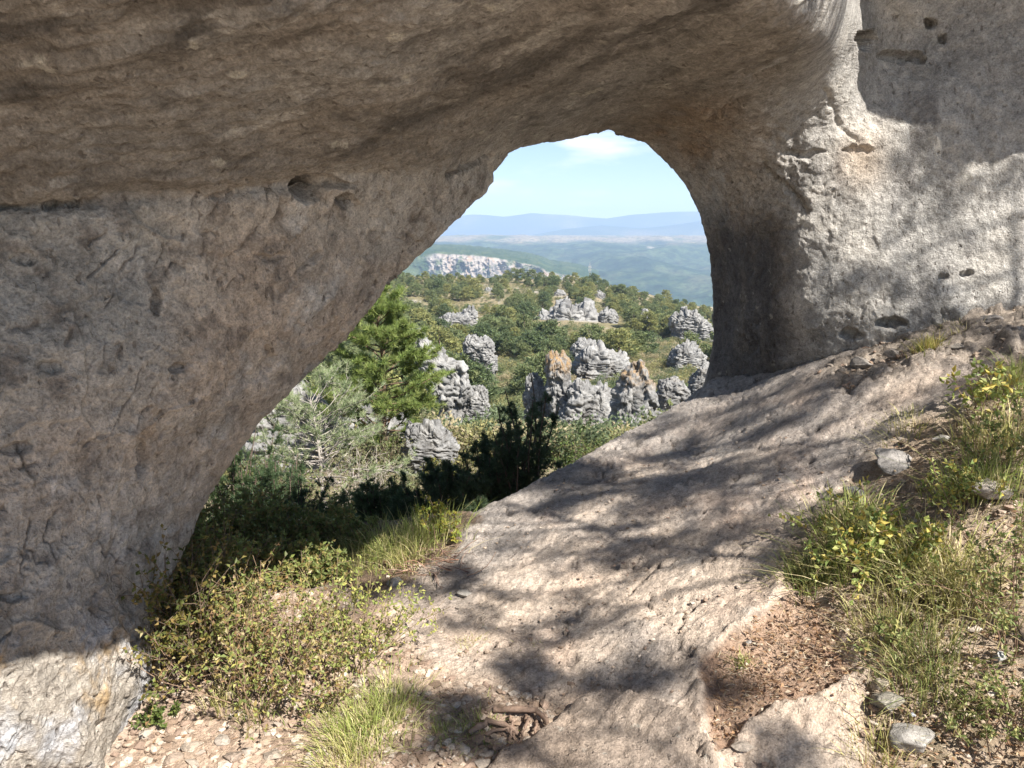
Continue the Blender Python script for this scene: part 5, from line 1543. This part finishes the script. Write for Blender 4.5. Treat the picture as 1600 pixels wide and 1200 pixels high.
def meet(S):
    """forward distance at which each direction meets the ground"""
    Yv = np.full(len(S), 3.0)
    for _ in range(9):
        P = at(S[:, 0], S[:, 1], Yv)
        slope = (P[:, 2] - CAM[2]) / Yv
        g = ground_z(P[:, 0], P[:, 1])
        Yv = np.clip(.5 * Yv + .5 * (g - CAM[2]) / np.minimum(slope, -.05), 1.6, 6.5)
    return Yv

def build_gravel():
    r = np.random.default_rng(77)
    V0, F0 = ICO1
    parts = []
    spots = []
    for poly, n, lo, hi in ((GRAVEL, 2600, .006, .022), (FAR_BANK, 120, .008, .02), (GREEN_BANK, 700, .005, .016), (OUTCROP, 60, .004, .010), (SLAB, 1000, .003, .010), (RUBBLE, 420, .008, .022)):
        xs = [p[0] for p in poly]; ys = [p[1] for p in poly]
        qx = r.uniform(min(xs), min(max(xs), 1640), n * 3); qy = r.uniform(min(ys), min(max(ys), 1225), n * 3)
        m = in_poly(qx, qy, poly)
        for a, b_ in list(zip(qx[m], qy[m]))[:n]:
            spots.append((a, b_, r.uniform(lo, hi) * r.choice([.6, .8, 1, 1, 1.5])))
    S = np.array(spots)
    # meet the ground by stepping along each direction
    hit = meet(S)
    P = at(S[:, 0], S[:, 1], hit); P[:, 2] = ground_z(P[:, 0], P[:, 1])
    n = len(S)
    sc = S[:, 2][:, None] * r.uniform(.6, 1.2, (n, 3)) * (1.1, 1, .6)
    ang = r.uniform(0, 6.28, n)
    V = V0[None] * (1 + .25 * r.normal(size=(n, len(V0), 1))) * sc[:, None]
    ca, sa = np.cos(ang)[:, None], np.sin(ang)[:, None]
    V = np.stack([V[..., 0] * ca - V[..., 1] * sa, V[..., 0] * sa + V[..., 1] * ca, V[..., 2]], -1) + P[:, None]
    F = (F0[None] + (np.arange(n) * len(V0))[:, None, None]).reshape(-1, 3)
    pal = np.array([(.40, .31, .235), (.34, .26, .19), (.44, .37, .30), (.28, .20, .15), (.22, .155, .11)])
    c = np.repeat(pal[r.integers(0, 5, n)] * r.uniform(.8, 1.2, (n, 1)), len(V0), 0)
    obj("gravel", make_mesh("gravel", V.reshape(-1, 3), F, M_STONE, c, smooth=False), kind="stuff", label="small beige limestone chips strewn on the ground", cat="gravel")
    # pine needles and dead leaves
    spots = []
    for poly, n in ((SOIL_LITTER, 1500), (GREEN_BANK, 3800), (GRAVEL, 900), (FAR_BANK, 900)):
        xs = [p[0] for p in poly]; ys = [p[1] for p in poly]
        qx = r.uniform(min(xs), min(max(xs), 1640), n * 3); qy = r.uniform(min(ys), min(max(ys), 1225), n * 3)
        m = in_poly(qx, qy, poly)
        spots += list(zip(qx[m], qy[m]))[:n]
    S = np.array(spots); S = S + np.random.default_rng(8).normal(size=S.shape) * 16; n = len(S)
    hit = meet(S)
    P = at(S[:, 0], S[:, 1], hit); P[:, 2] = ground_z(P[:, 0], P[:, 1]) + r.uniform(-.035, .02, n)
    a = r.uniform(0, 6.28, n)
    D = np.stack([np.cos(a), np.sin(a), .25 * r.normal(size=n)], -1)
    wide = r.random(n) < .3
    V, F, c = leaves(P, D, np.where(wide, .022, .038)[:, None], np.where(wide, .013, .0028)[:, None], ((.36, .22, .12), (.30, .18, .10), (.46, .34, .21), (.40, .28, .17), (.22, .13, .08), (.54, .46, .34)), r, .2, .1)
    obj("needle_litter", make_mesh("needle_litter", V, F, M_GRASS, c, smooth=False), kind="stuff", label="brown pine needles and dead leaves lying on the soil", cat="litter")
build_gravel()

def roots():
    r = np.random.default_rng(5)
    p = surf(800, 1140)
    root = empty("exposed_root", p, "gnarled brown roots exposed over the gravel at the grass mat", "root")
    polys = [[(735, 1150), (765, 1138), (800, 1150), (815, 1153)], [(770, 1118), (810, 1120), (840, 1124), (855, 1140), (860, 1165), (868, 1178)],
             [(798, 1124), (800, 1145), (797, 1175)], [(824, 1124), (826, 1145), (815, 1165), (806, 1190)], [(840, 1126), (838, 1150), (830, 1172)], [(750, 1152), (790, 1150), (812, 1165)]]
    for q, pl in enumerate(polys):
        pts = []
        for k, (px, py) in enumerate(pl):
            s = surf(px, py); s[2] = gz(s[0], s[1]) + (.035 if 0 < k < len(pl) - 1 else .005)
            pts.append(s)
        pts = np.array(pts)
        tt = np.linspace(0, len(pts) - 1, 14)
        P = np.stack([np.interp(tt, np.arange(len(pts)), pts[:, j]) for j in range(3)], -1) + r.normal(size=(14, 3)) * .004
        V, F = tube_mesh([(P, (.014 if q < 2 else .008) * (1 - .5 * np.linspace(0, 1, 14)) * r.uniform(.8, 1.2, 14))], 8)
        V = V + .003 * np.stack([fbm(V, 40, 3, .6, s) for s in (1, 2, 3)], -1)
        obj("root", make_mesh("root", V - p, F, M_BARK, np.tile((.24, .165, .12), (len(V), 1))), root)
roots()

def twigs():
    r = np.random.default_rng(15)
    p = surf(690, 880)
    root = empty("dead_twigs", p, "heap of reddish dead twigs between the bank and the slab", "twigs")
    for q in range(46):
        c = surf(float(r.uniform(640, 735)), float(r.uniform(858, 905)))
        d = np.array([r.normal(), r.normal() * .5, .25 * abs(r.normal())])
        b_ = branch(c + (0, 0, .02), d, r.uniform(.08, .30), r.uniform(.002, .0045), r, 6, .35, -.01)
        V, F = tube_mesh([b_], 5)
        cc = [(.26, .15, .10), (.34, .24, .18), (.17, .10, .08)][q % 3]
        obj("twig", make_mesh("twig", V - p, F, M_BARK, np.tile(cc, (len(V), 1))), root)
twigs()

# ------------------------------------------------------------------ pines behind the viewer that shade slab and wall
for q, (tgt, t, dx, H, cf, sp, nb, lab) in enumerate([((900, 850, 4.4), 8.0, 0, 7.4, .55, .30, 22, "tall pine on the slope behind the right-hand bank"), ((1200, 720, 4.5), 7.6, 0, 7.8, .5, .28, 22, "pine beside the right wall outside the view"),
                                                ((1500, 420, 5.1), 6.5, .6, 7.8, .55, .26, 20, "thin pine farther back on that slope"), ((1010, 1160, 2.55), 8.0, 0, 7.0, .80, .14, 9, "slim pine on the path behind the arch")]):
    top_ = at(*tgt) + t * TO_SUN
    x, y = float(top_[0]) + dx, float(top_[1])
    g0 = gz(x, y)
    H = (top_[2] - g0) / (.5 * (1 + cf))
    pine("pine_tree", (x, y, g0), H, lab, 70 + q, crown_from=cf, spread=sp, n_br=nb, k=9, needle=(.14, .010), dens=(1.7, 1.9, .7, .9)[q], colors=((.06, .10, .03), (.08, .12, .035)), trunk_r=.055, axis=.25, twig_n=4)

# ------------------------------------------------------------------ air
def haze():
    x0, x1, y0, y1, z0, z1 = -12500, 12500, -300, 14500, -560, 400
    V = np.array([(x, y, z) for x in (x0, x1) for y in (y0, y1) for z in (z0, z1)], float)
    F = np.array([(0, 1, 3, 2), (4, 6, 7, 5), (0, 4, 5, 1), (2, 3, 7, 6), (0, 2, 6, 4), (1, 5, 7, 3)])
    m = bpy.data.materials.new("haze_air"); m.use_nodes = True
    nt = m.node_tree; nt.nodes.clear()
    out = nt.nodes.new("ShaderNodeOutputMaterial"); pv = nt.nodes.new("ShaderNodeVolumePrincipled")
    pv.inputs["Color"].default_value = (0.53, 0.69, 0.97, 1)
    pv.inputs["Density"].default_value = 1.35e-4
    pv.inputs["Anisotropy"].default_value = 0.0
    nt.links.new(pv.outputs[0], out.inputs["Volume"])
    obj("haze", make_mesh("haze", V, F, m, smooth=False), kind="stuff")
haze()
